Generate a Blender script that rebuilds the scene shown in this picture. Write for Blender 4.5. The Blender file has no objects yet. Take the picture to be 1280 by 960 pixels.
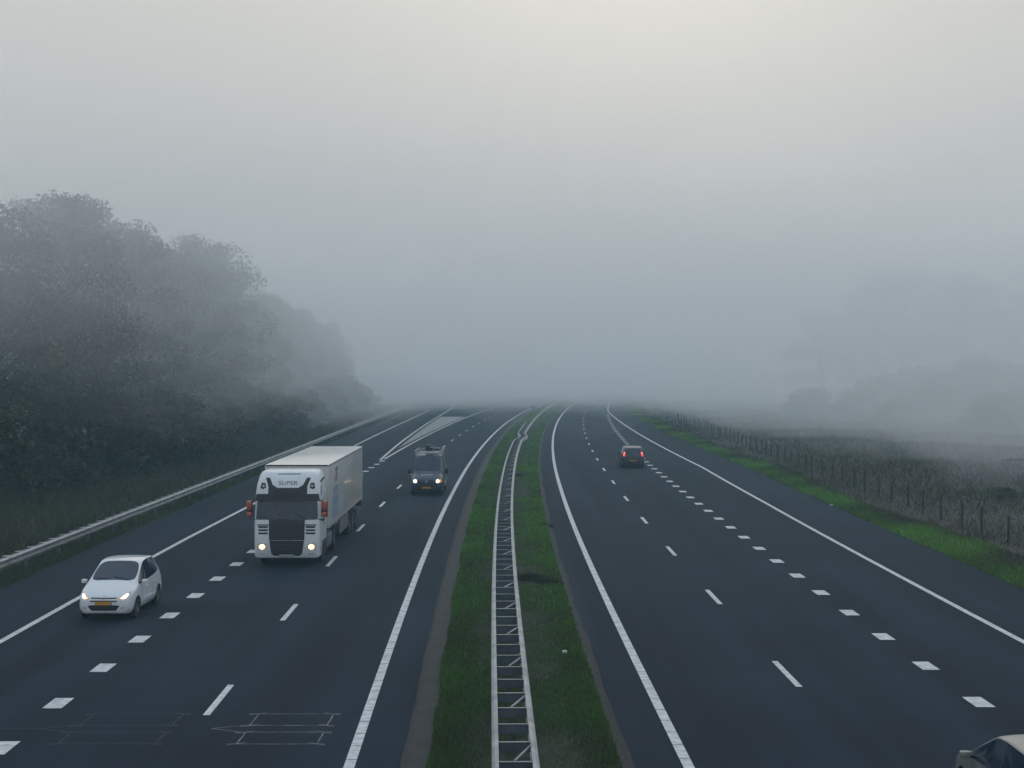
import bpy, bmesh, math, random
import numpy as np
from mathutils import Vector, Matrix
from mathutils.bvhtree import BVHTree

random.seed(7)
rng = np.random.default_rng(11)
SC = bpy.context.scene
COL = SC.collection
PI = math.pi
K = 1.0345            # metres per surveyed unit across the road

# ------------------------------------------------------------------ materials
def new_mat(name):
    m = bpy.data.materials.new(name); m.use_nodes = True
    nt = m.node_tree
    return m, nt, nt.nodes['Principled BSDF']

def mat(name, col, rough=0.6, metal=0.0, var=0.15, scale=6.0, bump=0.0, spec=0.5, coat=0.0, stretch=None):
    """A procedural material: the base colour wanders a little with noise."""
    m, nt, b = new_mat(name)
    N, L = nt.nodes, nt.links
    tc = N.new('ShaderNodeTexCoord')
    src = tc.outputs['Object']
    if stretch:
        mp = N.new('ShaderNodeMapping'); mp.inputs['Scale'].default_value = stretch
        L.new(src, mp.inputs['Vector']); src = mp.outputs['Vector']
    nz = N.new('ShaderNodeTexNoise'); nz.inputs['Scale'].default_value = scale; nz.inputs['Detail'].default_value = 6
    L.new(src, nz.inputs['Vector'])
    rp = N.new('ShaderNodeValToRGB')
    rp.color_ramp.elements[0].position = 0.3; rp.color_ramp.elements[1].position = 0.7
    lo = [max(0, c * (1 - var)) for c in col]; hi = [min(1, c * (1 + var)) for c in col]
    rp.color_ramp.elements[0].color = (*lo, 1); rp.color_ramp.elements[1].color = (*hi, 1)
    L.new(nz.outputs['Fac'], rp.inputs['Fac']); L.new(rp.outputs['Color'], b.inputs['Base Color'])
    b.inputs['Roughness'].default_value = rough; b.inputs['Metallic'].default_value = metal
    b.inputs['Specular IOR Level'].default_value = spec
    b.inputs['Coat Weight'].default_value = coat; b.inputs['Coat Roughness'].default_value = 0.08
    if bump:
        bp = N.new('ShaderNodeBump'); bp.inputs['Strength'].default_value = bump; bp.inputs['Distance'].default_value = 0.02
        L.new(nz.outputs['Fac'], bp.inputs['Height']); L.new(bp.outputs['Normal'], b.inputs['Normal'])
    return m

def mat_emit(name, col, strength):
    m, nt, b = new_mat(name)
    b.inputs['Base Color'].default_value = (*col, 1)
    b.inputs['Emission Color'].default_value = (*col, 1)
    b.inputs['Emission Strength'].default_value = strength
    b.inputs['Roughness'].default_value = 0.3
    return m

def mat_leaf(name, tint=(1, 1, 1), rough=0.7):
    """Colour of each blade or leaf comes from the mesh attribute 'tone' (its own pigment)."""
    m, nt, b = new_mat(name)
    N, L = nt.nodes, nt.links
    at = N.new('ShaderNodeAttribute'); at.attribute_name = 'tone'
    mx = N.new('ShaderNodeMix'); mx.data_type = 'RGBA'; mx.blend_type = 'MULTIPLY'; mx.inputs['Factor'].default_value = 1
    L.new(at.outputs['Color'], mx.inputs['A']); mx.inputs['B'].default_value = (*tint, 1)
    L.new(mx.outputs['Result'], b.inputs['Base Color'])
    b.inputs['Roughness'].default_value = rough; b.inputs['Specular IOR Level'].default_value = 0.25
    return m

def mat_asphalt(name, col):
    m, nt, b = new_mat(name)
    N, L = nt.nodes, nt.links
    tc = N.new('ShaderNodeTexCoord')
    def noise(scale, detail, sc=(1, 1, 1)):
        mp = N.new('ShaderNodeMapping'); mp.inputs['Scale'].default_value = sc
        L.new(tc.outputs['Object'], mp.inputs['Vector'])
        n = N.new('ShaderNodeTexNoise'); n.inputs['Scale'].default_value = scale; n.inputs['Detail'].default_value = detail
        L.new(mp.outputs['Vector'], n.inputs['Vector']); return n.outputs['Fac']
    def ramp(src, a, bb, p0=0.3, p1=0.7):
        r = N.new('ShaderNodeValToRGB'); r.color_ramp.elements[0].position = p0; r.color_ramp.elements[1].position = p1
        r.color_ramp.elements[0].color = (a, a, a, 1); r.color_ramp.elements[1].color = (bb, bb, bb, 1)
        L.new(src, r.inputs['Fac']); return r.outputs['Color']
    def mul(a, bb):
        x = N.new('ShaderNodeMix'); x.data_type = 'RGBA'; x.blend_type = 'MULTIPLY'; x.inputs['Factor'].default_value = 1
        L.new(a, x.inputs['A']); L.new(bb, x.inputs['B']); return x.outputs['Result']
    base = N.new('ShaderNodeRGB'); base.outputs[0].default_value = (*col, 1)
    c = mul(base.outputs[0], ramp(noise(0.55, 4, (1, 0.03, 1)), 0.55, 1.5))      # long wheel tracks
    c = mul(c, ramp(noise(0.16, 5), 0.78, 1.2))                                   # broad patches
    c = mul(c, ramp(noise(9.0, 6), 0.86, 1.14))                                    # mottling
    c = mul(c, ramp(noise(60.0, 2), 0.7, 1.3))                                     # stones
    L.new(c, b.inputs['Base Color'])
    b.inputs['Roughness'].default_value = 0.9; b.inputs['Specular IOR Level'].default_value = 0.12
    bp = N.new('ShaderNodeBump'); bp.inputs['Strength'].default_value = 0.25; bp.inputs['Distance'].default_value = 0.01
    L.new(noise(60.0, 2), bp.inputs['Height']); L.new(bp.outputs['Normal'], b.inputs['Normal'])
    return m

M = {}
M['asphalt'] = mat_asphalt('asphalt', (0.0105, 0.0178, 0.0300))
M['paint'] = mat('road_paint', (0.50, 0.53, 0.55), 0.6, var=0.30, scale=5)
M['chalk'] = mat('faded_chalk', (0.17, 0.17, 0.165), 0.9, var=0.7, scale=3)
M['chalk_dim'] = mat('old_saw_cut', (0.045, 0.05, 0.055), 0.9, var=0.4, scale=3)
M['hatch'] = mat('worn_hatch_paint', (0.22, 0.23, 0.23), 0.7, var=0.3, scale=2)
M['gutter'] = mat('worn_gutter', (0.0135, 0.0145, 0.017), 0.85, var=0.55, scale=1.6, bump=0.3)
M['crack'] = mat('dark_joint', (0.014, 0.014, 0.014), 0.9, var=0.5, scale=2)
M['soil'] = mat('soil', (0.040, 0.036, 0.026), 0.95, var=0.5, scale=0.5, bump=0.4)
M['turf'] = mat('turf_soil', (0.016, 0.028, 0.008), 0.95, var=0.5, scale=1.2, bump=0.4)
M['galv'] = mat('galvanised_steel', (0.27, 0.29, 0.31), 0.5, metal=0.3, var=0.35, scale=1.6)
M['galv_dull_or_shaded'] = mat('dull_or_shaded_galvanised_steel', (0.10, 0.12, 0.15), 0.6, metal=0.3, var=0.25, scale=2.5)
M['wood'] = mat('weathered_post_wood', (0.035, 0.028, 0.024), 0.9, var=0.4, scale=4, stretch=(6, 6, 1))
M['wire'] = mat('fence_wire', (0.12, 0.12, 0.12), 0.5, metal=0.6)
M['bark'] = mat('bark', (0.04, 0.034, 0.028), 0.9, var=0.4, scale=3, bump=0.5, stretch=(4, 4, 1))
M['leaf'] = mat_leaf('tree_leaves')
M['grass'] = mat_leaf('grass_blades')
M['white_paint'] = mat('white_car_paint', (0.62, 0.66, 0.71), 0.3, var=0.03, scale=2, coat=0.7)
M['truck_white'] = mat('white_cab_paint', (0.62, 0.66, 0.70), 0.35, var=0.05, scale=2, coat=0.4)
M['trailer_white'] = mat('white_trailer_panel', (0.50, 0.51, 0.50), 0.28, var=0.07, scale=0.8, coat=0.3)
M['navy'] = mat('navy_van_paint', (0.008, 0.018, 0.052), 0.3, var=0.1, coat=0.5)
M['dark_paint'] = mat('dark_car_paint', (0.012, 0.014, 0.02), 0.42, var=0.1, coat=0.25)
M['silver'] = mat('silver_car_paint', (0.20, 0.21, 0.205), 0.42, metal=0.4, var=0.06, coat=0.3)
M['glass'] = mat('dark_window_glass', (0.006, 0.016, 0.036), 0.06, var=0.3, scale=2, spec=0.6)
M['black'] = mat('black_plastic', (0.010, 0.010, 0.012), 0.5, var=0.25, scale=8)
M['grille'] = mat('black_grille', (0.008, 0.008, 0.010), 0.55, var=0.2, scale=8)
M['slat'] = mat('dark_grille_slat', (0.020, 0.021, 0.025), 0.45, var=0.2, scale=8)
M['rubber'] = mat('tyre_rubber', (0.012, 0.012, 0.012), 0.85, var=0.3, scale=10)
M['rim'] = mat('alloy_rim', (0.20, 0.21, 0.22), 0.4, metal=0.7)
M['chrome'] = mat('chrome', (0.55, 0.57, 0.6), 0.15, metal=0.9, var=0.05)
M['plate'] = mat('yellow_plate', (0.42, 0.20, 0.01), 0.5, var=0.25, scale=14)
M['plate_white'] = mat('pale_plate', (0.30, 0.31, 0.33), 0.5, var=0.2, scale=14)
M['red_cap'] = mat('red_mirror_cap', (0.40, 0.050, 0.018), 0.35, var=0.1, coat=0.5)
M['orange'] = mat_emit('orange_marker', (1.0, 0.25, 0.03), 0.6)
M['lens'] = mat('clear_lamp_lens', (0.40, 0.42, 0.44), 0.12, var=0.2, scale=20, spec=0.7)
M['lamp'] = mat_emit('lit_headlamp', (1.0, 0.74, 0.40), 6.0)
M['lamp_far'] = mat_emit('lit_far_headlamp', (1.0, 0.83, 0.60), 2500.0)
M['lamp_glow'] = mat_emit('lamp_halo_glow', (1.0, 0.48, 0.17), 1.3)  # warm halo around the lit lamps, put in as a weakly glowing patch
M['tail'] = mat_emit('lit_tail_lamp', (1.0, 0.05, 0.035), 1.0)
M['tail_core'] = mat_emit('tail_lamp_filament', (1.0, 0.16, 0.11), 3.2)
M['tail_off'] = mat('red_lens', (0.20, 0.012, 0.01), 0.25)
M['blue_logo'] = mat('pale_blue_livery', (0.22, 0.30, 0.42), 0.35, var=0.1, scale=3)
M['navy_logo'] = mat('dark_blue_livery', (0.10, 0.13, 0.24), 0.35, var=0.1)
M['red_logo'] = mat('faded_red_livery', (0.42, 0.20, 0.20), 0.35, var=0.1)
M['letter'] = mat('grey_lettering', (0.10, 0.11, 0.13), 0.4)
M['sign_blue'] = mat('blue_sign_face', (0.16, 0.18, 0.42), 0.4, var=0.05)
M['sign_white'] = mat('white_sign_face', (0.62, 0.60, 0.62), 0.4, var=0.05)
M['sign_red'] = mat('red_sign_rim', (0.40, 0.05, 0.05), 0.4, var=0.05)
M['litter'] = mat('pale_litter', (0.5, 0.5, 0.5), 0.6)
M['skirt'] = mat('grey_side_skirt', (0.13, 0.13, 0.13), 0.45, var=0.2, scale=2)

# ------------------------------------------------------------------ mesh helpers
class MB:
    """Collects shapes and links them as ONE mesh object."""
    def __init__(s): s.v = []; s.f = []; s.m = []
    def add(s, vs, fs, mi=0):
        o = len(s.v); s.v += [tuple(p) for p in vs]
        s.f += [tuple(i + o for i in f) for f in fs]; s.m += [mi] * len(fs)
    def box(s, c, d, mi=0, rot=None, bev=0.0):
        bm = bmesh.new(); bmesh.ops.create_cube(bm, size=1)
        bmesh.ops.scale(bm, vec=d, verts=bm.verts)
        if bev: bmesh.ops.bevel(bm, geom=bm.edges[:], offset=bev, segments=2, affect='EDGES', profile=0.6)
        if rot is not None: bmesh.ops.transform(bm, matrix=rot, verts=bm.verts)
        bmesh.ops.translate(bm, vec=c, verts=bm.verts)
        bm.verts.index_update()
        s.add([v.co[:] for v in bm.verts], [[v.index for v in f.verts] for f in bm.faces], mi); bm.free()
    def tube(s, pts, rad, n=8, mi=0, cap=True):
        pts = [Vector(p) for p in pts]; rr = rad if isinstance(rad, (list, tuple)) else [rad] * len(pts)
        vs = []; fs = []
        for i, p in enumerate(pts):
            t = (pts[min(i + 1, len(pts) - 1)] - pts[max(i - 1, 0)]).normalized()
            a = Vector((0, 0, 1)) if abs(t.z) < 0.9 else Vector((1, 0, 0))
            u = t.cross(a).normalized(); w = t.cross(u).normalized()
            for k in range(n):
                th = 2 * PI * k / n; vs.append(p + (u * math.cos(th) + w * math.sin(th)) * rr[i])
        for i in range(len(pts) - 1):
            for k in range(n):
                k2 = (k + 1) % n
                fs.append((i * n + k, i * n + k2, (i + 1) * n + k2, (i + 1) * n + k))
        if cap:
            fs.append(tuple(range(n - 1, -1, -1))); e = (len(pts) - 1) * n; fs.append(tuple(range(e, e + n)))
        s.add(vs, fs, mi)
    def lathe(s, prof, axis='x', n=28, mi=0, c=(0, 0, 0)):
        """prof: (along, radius) closed ring of points turned about an axis."""
        vs = []; fs = []; P = len(prof)
        for k in range(n):
            th = 2 * PI * k / n
            for (a, r) in prof:
                q = (a, r * math.cos(th), r * math.sin(th)) if axis == 'x' else ((r * math.cos(th), a, r * math.sin(th)) if axis == 'y' else (r * math.cos(th), r * math.sin(th), a))
                vs.append((q[0] + c[0], q[1] + c[1], q[2] + c[2]))
        for k in range(n):
            k2 = (k + 1) % n
            for j in range(P - 1):
                fs.append((k * P + j, k * P + j + 1, k2 * P + j + 1, k2 * P + j))
        s.add(vs, fs, mi)
    def sweep(s, path, prof, mi=0, caps=True):
        """prof: closed outline of (sideways, up); path: list of (point, right-vector)."""
        n = len(prof); vs = []; fs = []
        for (p, r) in path:
            for (a, b) in prof: vs.append((p[0] + r[0] * a, p[1] + r[1] * a, p[2] + b))
        for i in range(len(path) - 1):
            for k in range(n):
                k2 = (k + 1) % n
                fs.append((i * n + k, i * n + k2, (i + 1) * n + k2, (i + 1) * n + k))
        if caps:
            fs.append(tuple(range(n))); e = (len(path) - 1) * n; fs.append(tuple(range(e + n - 1, e - 1, -1)))
        s.add(vs, fs, mi)
    def build(s, name, mats, parent=None, smooth=False, fix=True):
        me = bpy.data.meshes.new(name); me.from_pydata(s.v, [], s.f); 
        if not isinstance(mats, (list, tuple)): mats = [mats]
        for m in mats: me.materials.append(m)
        me.polygons.foreach_set('material_index', s.m)
        if fix:
            bm = bmesh.new(); bm.from_mesh(me); bmesh.ops.recalc_face_normals(bm, faces=bm.faces[:]); bm.to_mesh(me); bm.free()
        if smooth: shade(me)
        me.update()
        return link(name, me, parent)

def shade(me, angle=40):
    me.polygons.foreach_set('use_smooth', [True] * len(me.polygons))
    try: me.set_sharp_from_angle(angle=math.radians(angle))
    except Exception: pass

def link(name, me, parent=None):
    o = bpy.data.objects.new(name, me); COL.objects.link(o)
    if parent is not None: o.parent = parent
    return o

def tag(o, label=None, cat=None, group=None, kind=None):
    if label: o['label'] = label
    if cat: o['category'] = cat
    if group: o['group'] = group
    if kind: o['kind'] = kind
    return o

def thing(name, label, cat, loc=(0, 0, 0), rz=0.0, group=None):
    o = bpy.data.objects.new(name, None); COL.objects.link(o)
    o.empty_display_size = 0.3
    o.location = loc; o.rotation_euler = (0, 0, rz)
    return tag(o, label, cat, group)

KIDS = {}
def copy_tree(root, loc, rz, scale=(1, 1, 1), label=None, group=None):
    r = root.copy(); COL.objects.link(r)
    r.location = loc; r.rotation_euler = (0, 0, rz); r.scale = scale
    if label: r['label'] = label
    if group: r['group'] = group
    for ch in list(root.children):
        c = ch.copy(); COL.objects.link(c); c.parent = r
        for g in list(ch.children):
            d = g.copy(); COL.objects.link(d); d.parent = c
    return r

# ------------------------------------------------------------------ the line of the motorway
_d = np.array([-120, -60, 0, 27, 35, 45, 54, 64, 76, 91, 107, 122, 144, 167, 197, 228, 254, 299, 359, 428, 500, 600, 800, 1100, 1600.])
_x = np.array([5.6, 4.6, 3.62, 3.24, 3.10, 2.98, 2.90, 2.85, 2.84, 2.93, 3.09, 3.35, 3.88, 4.62, 5.85, 7.42, 9.0, 12.0, 16.8, 23.2, 31, 43, 71, 122, 220.]) * K
_D = np.arange(-120, 1601, 1.0)
_X = np.interp(_D, _d, _x)
_ker = np.exp(-0.5 * (np.arange(-20, 21) / 8.0) ** 2); _ker /= _ker.sum()
_X = np.convolve(np.pad(_X, 20, mode='reflect', reflect_type='odd'), _ker, 'valid')
_S = np.gradient(_X, _D)
def R0(d): return float(np.interp(d, _D, _X))
def slope(d): return float(np.interp(d, _D, _S))
def pos(d, o, z=0.0):
    s = slope(d); n = math.hypot(1, s)
    return (R0(d) + o / n, d - o * s / n, z)
def right(d):
    s = slope(d); n = math.hypot(1, s); return (1 / n, -s / n)
def clamp(a, lo=0.0, hi=1.0): return max(lo, min(hi, a))
def heading(d): return -math.atan(slope(d))       # rotation about z that faces along the road

def o_left_edge(d): return -K * (6.2 + 0.5 * clamp((d - 27) / 170))           # median side line of the oncoming carriageway
def o_left_dash(d): return o_left_edge(d) - K * (3.36 + 0.2 * clamp((d - 33) / 110))
def o_left_block(d): return o_left_edge(d) - K * (6.78 + 0.2 * clamp((d - 30) / 80))
def o_gore(d): return o_left_edge(d) - K * 7.05
def o_right_edge(d):
    t = clamp((d - 110) / 145)
    return K * (10.55 + 0.25 * clamp((d - 40) / 40) - 3.6 * t)
def o_barrier(d): return -K * 3.2 + 0.40 * math.exp(-((d - 145) / 4.5) ** 2)

def catmull(pts, step=2.0):
    pts = [np.array(p, float) for p in pts]; out = []
    P = [2 * pts[0] - pts[1]] + pts + [2 * pts[-1] - pts[-2]]
    for i in range(1, len(P) - 2):
        n = max(2, int(np.linalg.norm(P[i + 1] - P[i]) / step))
        for k in range(n):
            t = k / n
            out.append(0.5 * ((2 * P[i]) + (-P[i - 1] + P[i + 1]) * t + (2 * P[i - 1] - 5 * P[i] + 4 * P[i + 1] - P[i + 2]) * t * t + (-P[i - 1] + 3 * P[i] - 3 * P[i + 1] + P[i + 2]) * t ** 3))
    out.append(pts[-1]); return out

gore_left = catmull([(K * x, d) for x, d in [(-10.45, 119), (-10.9, 147.6), (-11.1, 181), (-11.1, 210), (-10.95, 241), (-10.95, 271), (-11.4, 289), (-13.0, 304), (-16.2, 315), (-22, 322), (-32, 327), (-60, 331), (-100, 334)]])
exit_edge = catmull([(R0(d) + o_left_edge(d) - K * 10.45, d) for d in (-60, -20, 27, 60, 90)] + [(K * x, d) for x, d in [(-14.6, 125), (-14.75, 150), (-14.65, 187), (-14.4, 225), (-14.3, 250), (-15.2, 268), (-18.5, 284), (-26, 296), (-45, 304), (-100, 310)]])
ee = np.array(exit_edge)
def exit_edge_x(d):
    k = ee[:, 1] <= 251
    return float(np.interp(d, ee[k, 1], ee[k, 0]))
def asphalt_left_x(d): return min(exit_edge_x(min(d, 250)) - 3.2 * K, -17.0 * K) if d > 100 else exit_edge_x(d) - K * (3.1 + 0.2 * clamp(d / 100))

def strip(name, fl, fr, ds, z, material, parent=None, cross=1, crown=0.0):
    b = MB(); vs = []; fs = []
    for d in ds:
        l, r = Vector(fl(d)), Vector(fr(d))
        for k in range(cross + 1):
            t = k / cross; p = l.lerp(r, t)
            zz = z(d) if callable(z) else z
            vs.append((p.x, p.y, zz + crown * 4 * t * (1 - t)))
    n = cross + 1
    for i in range(len(ds) - 1):
        for k in range(cross):
            fs.append((i * n + k, i * n + k + 1, (i + 1) * n + k + 1, (i + 1) * n + k))
    b.add(vs, fs); o = b.build(name, material, parent)
    return o

def ribbon(b, pts, w, z, gaps=None):
    """Painted line of width w along points (x, y)."""
    pts = [np.array(p[:2], float) for p in pts]; vs = []; fs = []
    for i, p in enumerate(pts):
        t = pts[min(i + 1, len(pts) - 1)] - pts[max(i - 1, 0)]; t /= np.linalg.norm(t) + 1e-9
        nrm = np.array((t[1], -t[0]))
        a, c = p - nrm * w / 2, p + nrm * w / 2
        vs += [(a[0], a[1], z), (c[0], c[1], z)]
    for i in range(len(pts) - 1): fs.append((2 * i, 2 * i + 1, 2 * i + 3, 2 * i + 2))
    b.add(vs, fs)

# ------------------------------------------------------------------ setting: ground, carriageways, paint
def hnoise(x, y):
    return (math.sin(x * 0.11 + 1.3) * math.cos(y * 0.07 + 0.4) + 0.6 * math.sin(x * 0.23 + y * 0.19) + 0.4 * math.sin(y * 0.31 - x * 0.05 + 2))
def ground_z(x, y):
    c = R0(clamp(y, -110, 1590)) - K * 3.2
    off = abs(x - c)
    if y > 285 and x < c: f = clamp((off - 30) / 30) * 0.0
    else: f = clamp((off - 20.5) / 12)
    return f * (0.25 + 0.28 * hnoise(x, y))
xs = sorted(set(list(np.arange(-90, 131, 4.0)) + [-620, -450, -320, -240, -180, -140, -115, 150, 180, 220, 280, 360, 480, 640]))
ys = list(np.arange(-100, 300, 5.0)) + list(np.arange(300, 700, 20.0)) + [760, 850, 950, 1100, 1300, 1560]
b = MB()
b.add([(x, y, ground_z(x, y)) for y in ys for x in xs],
      [(j * len(xs) + i, j * len(xs) + i + 1, (j + 1) * len(xs) + i + 1, (j + 1) * len(xs) + i) for j in range(len(ys) - 1) for i in range(len(xs) - 1)])
g = b.build('ground', M['soil'], smooth=True); tag(g, 'dark soil of the verges and the heath beside the motorway', 'ground', kind='structure')

DS = list(np.arange(-90, 300, 3.0)) + list(np.arange(300, 1400, 10.0))
DSL = list(np.arange(-90, 262.1, 2.0))
road_r = strip('road', lambda d: pos(d, -K * 1.05), lambda d: pos(d, o_right_edge(d) + K * 3.35), DS, 0.012, M['asphalt'], cross=6)
tag(road_r, 'carriageway heading away from the camera, three lanes and a hard shoulder', 'road', kind='structure')
def left_bound(d):
    return (asphalt_left_x(d), d, 0)
road_l = strip('road', left_bound, lambda d: pos(d, o_left_edge(d) + K * 1.0), DSL, 0.012, M['asphalt'], cross=6)
tag(road_l, 'oncoming carriageway with the exit lane beside the guardrail', 'road', kind='structure')
DSF = list(np.arange(262, 300, 3.0)) + list(np.arange(300, 1400, 10.0))
road_l2 = strip('road', lambda d: pos(d, o_left_edge(d) - K * (10.2 + 1.2 * clamp((300 - d) / 38))), lambda d: pos(d, o_left_edge(d) + K * 1.0), DSF, 0.012, M['asphalt'], parent=road_l, cross=4)
road_l2.name = 'far_road'
# exit ramp that bends off to the left
outer = [(p[0] - 3.0 * K * clamp((300 - p[1]) / 40, 0.25, 1), p[1] - 1.0) for p in exit_edge if p[1] > 236]
inner = [(p[0] + 1.0 + 1.6 * clamp((p[1] - 240) / 40) * clamp((300 - p[1]) / 20 + 1), p[1] + 2.2 * clamp((p[1] - 270) / 30)) for p in gore_left if p[1] > 236]
def resample(pts, n):
    a = np.array(pts); s = np.concatenate([[0], np.cumsum(np.linalg.norm(np.diff(a, axis=0), axis=1))]); t = np.linspace(0, s[-1], n)
    return np.stack([np.interp(t, s, a[:, 0]), np.interp(t, s, a[:, 1])], 1)
oA, iA = resample(outer, 60), resample(inner, 60)
b = MB(); b.add([(p[0], p[1], 0.016) for q in zip(oA, iA) for p in q], [(2 * i, 2 * i + 1, 2 * i + 3, 2 * i + 2) for i in range(59)])
b.build('exit_ramp', M['asphalt'], road_l)

# --- paint (all children of their carriageway)
ZP = 0.021
def solid_line(name, fo, d0, d1, w, parent, seg_to=0.0):
    b = MB(); d = d0
    while d < min(seg_to, d1):                     # near the bridge the thick line is laid in one metre slabs
        ribbon(b, [pos(d, fo(d)), pos(d + 0.965, fo(d + 0.965))], w, ZP); d += 1.0
    ribbon(b, [pos(t, fo(t)) for t in list(np.arange(d, min(d1, 320), 2.0)) + list(np.arange(max(d, 320), d1, 8.0))], w, ZP)
    return b.build(name, M['paint'], parent)
solid_line('edge_line', lambda d: 0.0, 12, 900, 0.21, road_r, 70)
solid_line('edge_line', o_right_edge, 20, 900, 0.20, road_r)
solid_line('edge_line', o_left_edge, 12, 900, 0.21, road_l, 70)
solid_line('edge_line', o_gore, 119.6, 900, 0.20, road_l)
b = MB(); ribbon(b, [p for p in exit_edge if p[1] > 10], 0.20, ZP); b.build('edge_line', M['paint'], road_l)
b = MB(); ribbon(b, gore_left, 0.20, ZP); b.build('gore_line', M['paint'], road_l)
def dashes(name, fo, d0, per, ln, w, d1, parent):
    b = MB(); d = d0
    while d < d1:
        j = 0.0
        ribbon(b, [pos(d - ln / 2, fo(d) + j), pos(d + ln / 2, fo(d) + j)], w, ZP); d += per
    return b.build(name, M['paint'], parent)
dashes('lane_dashes', lambda d: K * 3.43 + K * 0.05 * clamp((d - 30) / 60), 35.7 - 12 * 2, 12.0, 3.0, 0.155, 420, road_r)
dashes('block_marking', lambda d: K * (7.02 + 0.12 * clamp((d - 40) / 30)), 32.62 - 16, 3.99, 1.0, 0.43, 238, road_r)
dashes('lane_dashes', o_left_dash, 33.1 - 11.75, 11.75, 3.0, 0.155, 420, road_l)
dashes('block_marking', o_left_block, 28.95 - 3.83 * 3, 3.83, 1.0, 0.43, 118, road_l)
# the hatched nose between exit and through lanes
b = MB(); vs = []; fs = []
gl = np.array(gore_left)
ds = np.arange(136, 226, 2.0)
for d in ds:
    lx = float(np.interp(d, gl[:80, 1], gl[:80, 0])) + 0.45; q = pos(d, o_gore(d) - 0.45)
    vs += [(lx, d, ZP - 0.003), (max(q[0], lx + 0.02), d, ZP - 0.003)]
for i in range(len(ds) - 1): fs.append((2 * i, 2 * i + 1, 2 * i + 3, 2 * i + 2))
b.add(vs, fs); b.build('gore_hatching', M['hatch'], road_l)
# saw cut outlines of the traffic detector loops
def loop_marks(name, cx, cy, w, material, wd, side):
    b = MB()
    def poly(pts): 
        for p, q in zip(pts, pts[1:]):
            m1 = np.array(p) + (np.array(q) - np.array(p)) * 0.5 + rng.normal(0, 0.012, 2)
            ribbon(b, [p, m1, q], wd, 0.0165)
    for (y0, y1) in ((cy + 0.28, cy + 1.30), (cy - 1.22, cy - 0.28)):
        poly([(cx - w / 2, y0), (cx - w / 2 + 0.02, y1)]); poly([(cx + w / 2, y0), (cx + w / 2 + 0.02, y1)])
        poly([(cx - w / 2 - 0.2, y0), (cx + w / 2 + 0.16, y0)]); poly([(cx - w / 2 - 0.2, y1), (cx + w / 2 + 0.18, y1)])
        for sx in (-1, 1):
            for yy in (y0, y1):
                poly([(cx + sx * (w / 2 - 0.18), yy + 0.10), (cx + sx * (w / 2 + 0.18), yy - 0.10)])
    poly([(cx - w / 2 - 0.1, cy + 0.28), (cx - w / 2 - 0.75, cy + 0.02), (cx - w / 2 - 0.1, cy - 0.28)])
    if side: poly([(cx - w / 2 - 0.75, cy + 0.02), (cx - w / 2 - 6.6, cy + 0.06)])
    return b.build(name, material, road_l)
loop_marks('detector_loop_outline', -4.72, 30.28, 1.62, M['chalk'], 0.032, False)
loop_marks('detector_loop_outline', -8.15, 30.28, 1.95, M['chalk_dim'], 0.028, True)

# median, gutters, joints
DM = list(np.arange(-60, 300, 2.0)) + list(np.arange(300, 900, 10.0))
wob = lambda d: 0.10 * math.sin(d * 0.37) + 0.07 * math.sin(d * 1.13 + 1)
med = strip('median', lambda d: pos(d, o_left_edge(d) + K * 1.55), lambda d: pos(d, -K * 1.28), DM, 0.03, M['turf'], cross=4, crown=0.10)
tag(med, 'grass strip between the two carriageways', 'median', kind='structure')
gut = strip('gutter_strip', lambda d: pos(d, o_left_edge(d) + K * 0.98), lambda d: pos(d, o_left_edge(d) + K * 1.60 + 0.6 * wob(d)), list(np.arange(-60, 320, 1.0)), 0.038, M['gutter'])
tag(gut, 'worn brown gutter strip beside the median grass', 'gutter', kind='structure')
strip('joint', lambda d: pos(d, o_left_edge(d) + K * 0.95 + 0.15 * wob(d * 1.7)), lambda d: pos(d, o_left_edge(d) + K * 0.99 + 0.04), list(np.arange(-60, 260, 0.7)), 0.044, M['crack'], gut)
gut2 = strip('gutter_strip', lambda d: pos(d, -K * 1.36 + 0.5 * wob(d)), lambda d: pos(d, -K * 1.13), list(np.arange(-60, 320, 1.0)), 0.135, M['gutter'])
gut2.data.transform(Matrix.Translation((0, 0, -0.095)))
tag(gut2, 'narrow grey gutter strip on the other side of the median', 'gutter', kind='structure')
strip('joint', lambda d: pos(d, -K * 1.135), lambda d: pos(d, -K * 1.02 + 0.25 * wob(d * 1.4)), list(np.arange(-60, 320, 0.7)), 0.046, M['crack'], gut2)

# ------------------------------------------------------------------ vegetation that nobody could count
def blades(name, pts, hts, wid, tones, material, lean=0.35, kind='stuff', label=None, cat=None, zfun=None):
    n = len(pts)
    ang = rng.uniform(0, 2 * PI, n); ln = rng.normal(0, lean, (n, 2)) * hts[:, None]
    v = np.zeros((n, 3, 3), np.float32)
    dx, dy = np.cos(ang) * wid / 2, np.sin(ang) * wid / 2
    v[:, 0, 0] = pts[:, 0] - dx; v[:, 0, 1] = pts[:, 1] - dy
    v[:, 1, 0] = pts[:, 0] + dx; v[:, 1, 1] = pts[:, 1] + dy
    v[:, 2, 0] = pts[:, 0] + ln[:, 0]; v[:, 2, 1] = pts[:, 1] + ln[:, 1]
    v[:, 0, 2] = v[:, 1, 2] = pts[:, 2] - 0.02; v[:, 2, 2] = pts[:, 2] + hts
    return tri_mesh(name, v.reshape(-1, 3), n, 3, tones, material, label, cat, kind)

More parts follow.
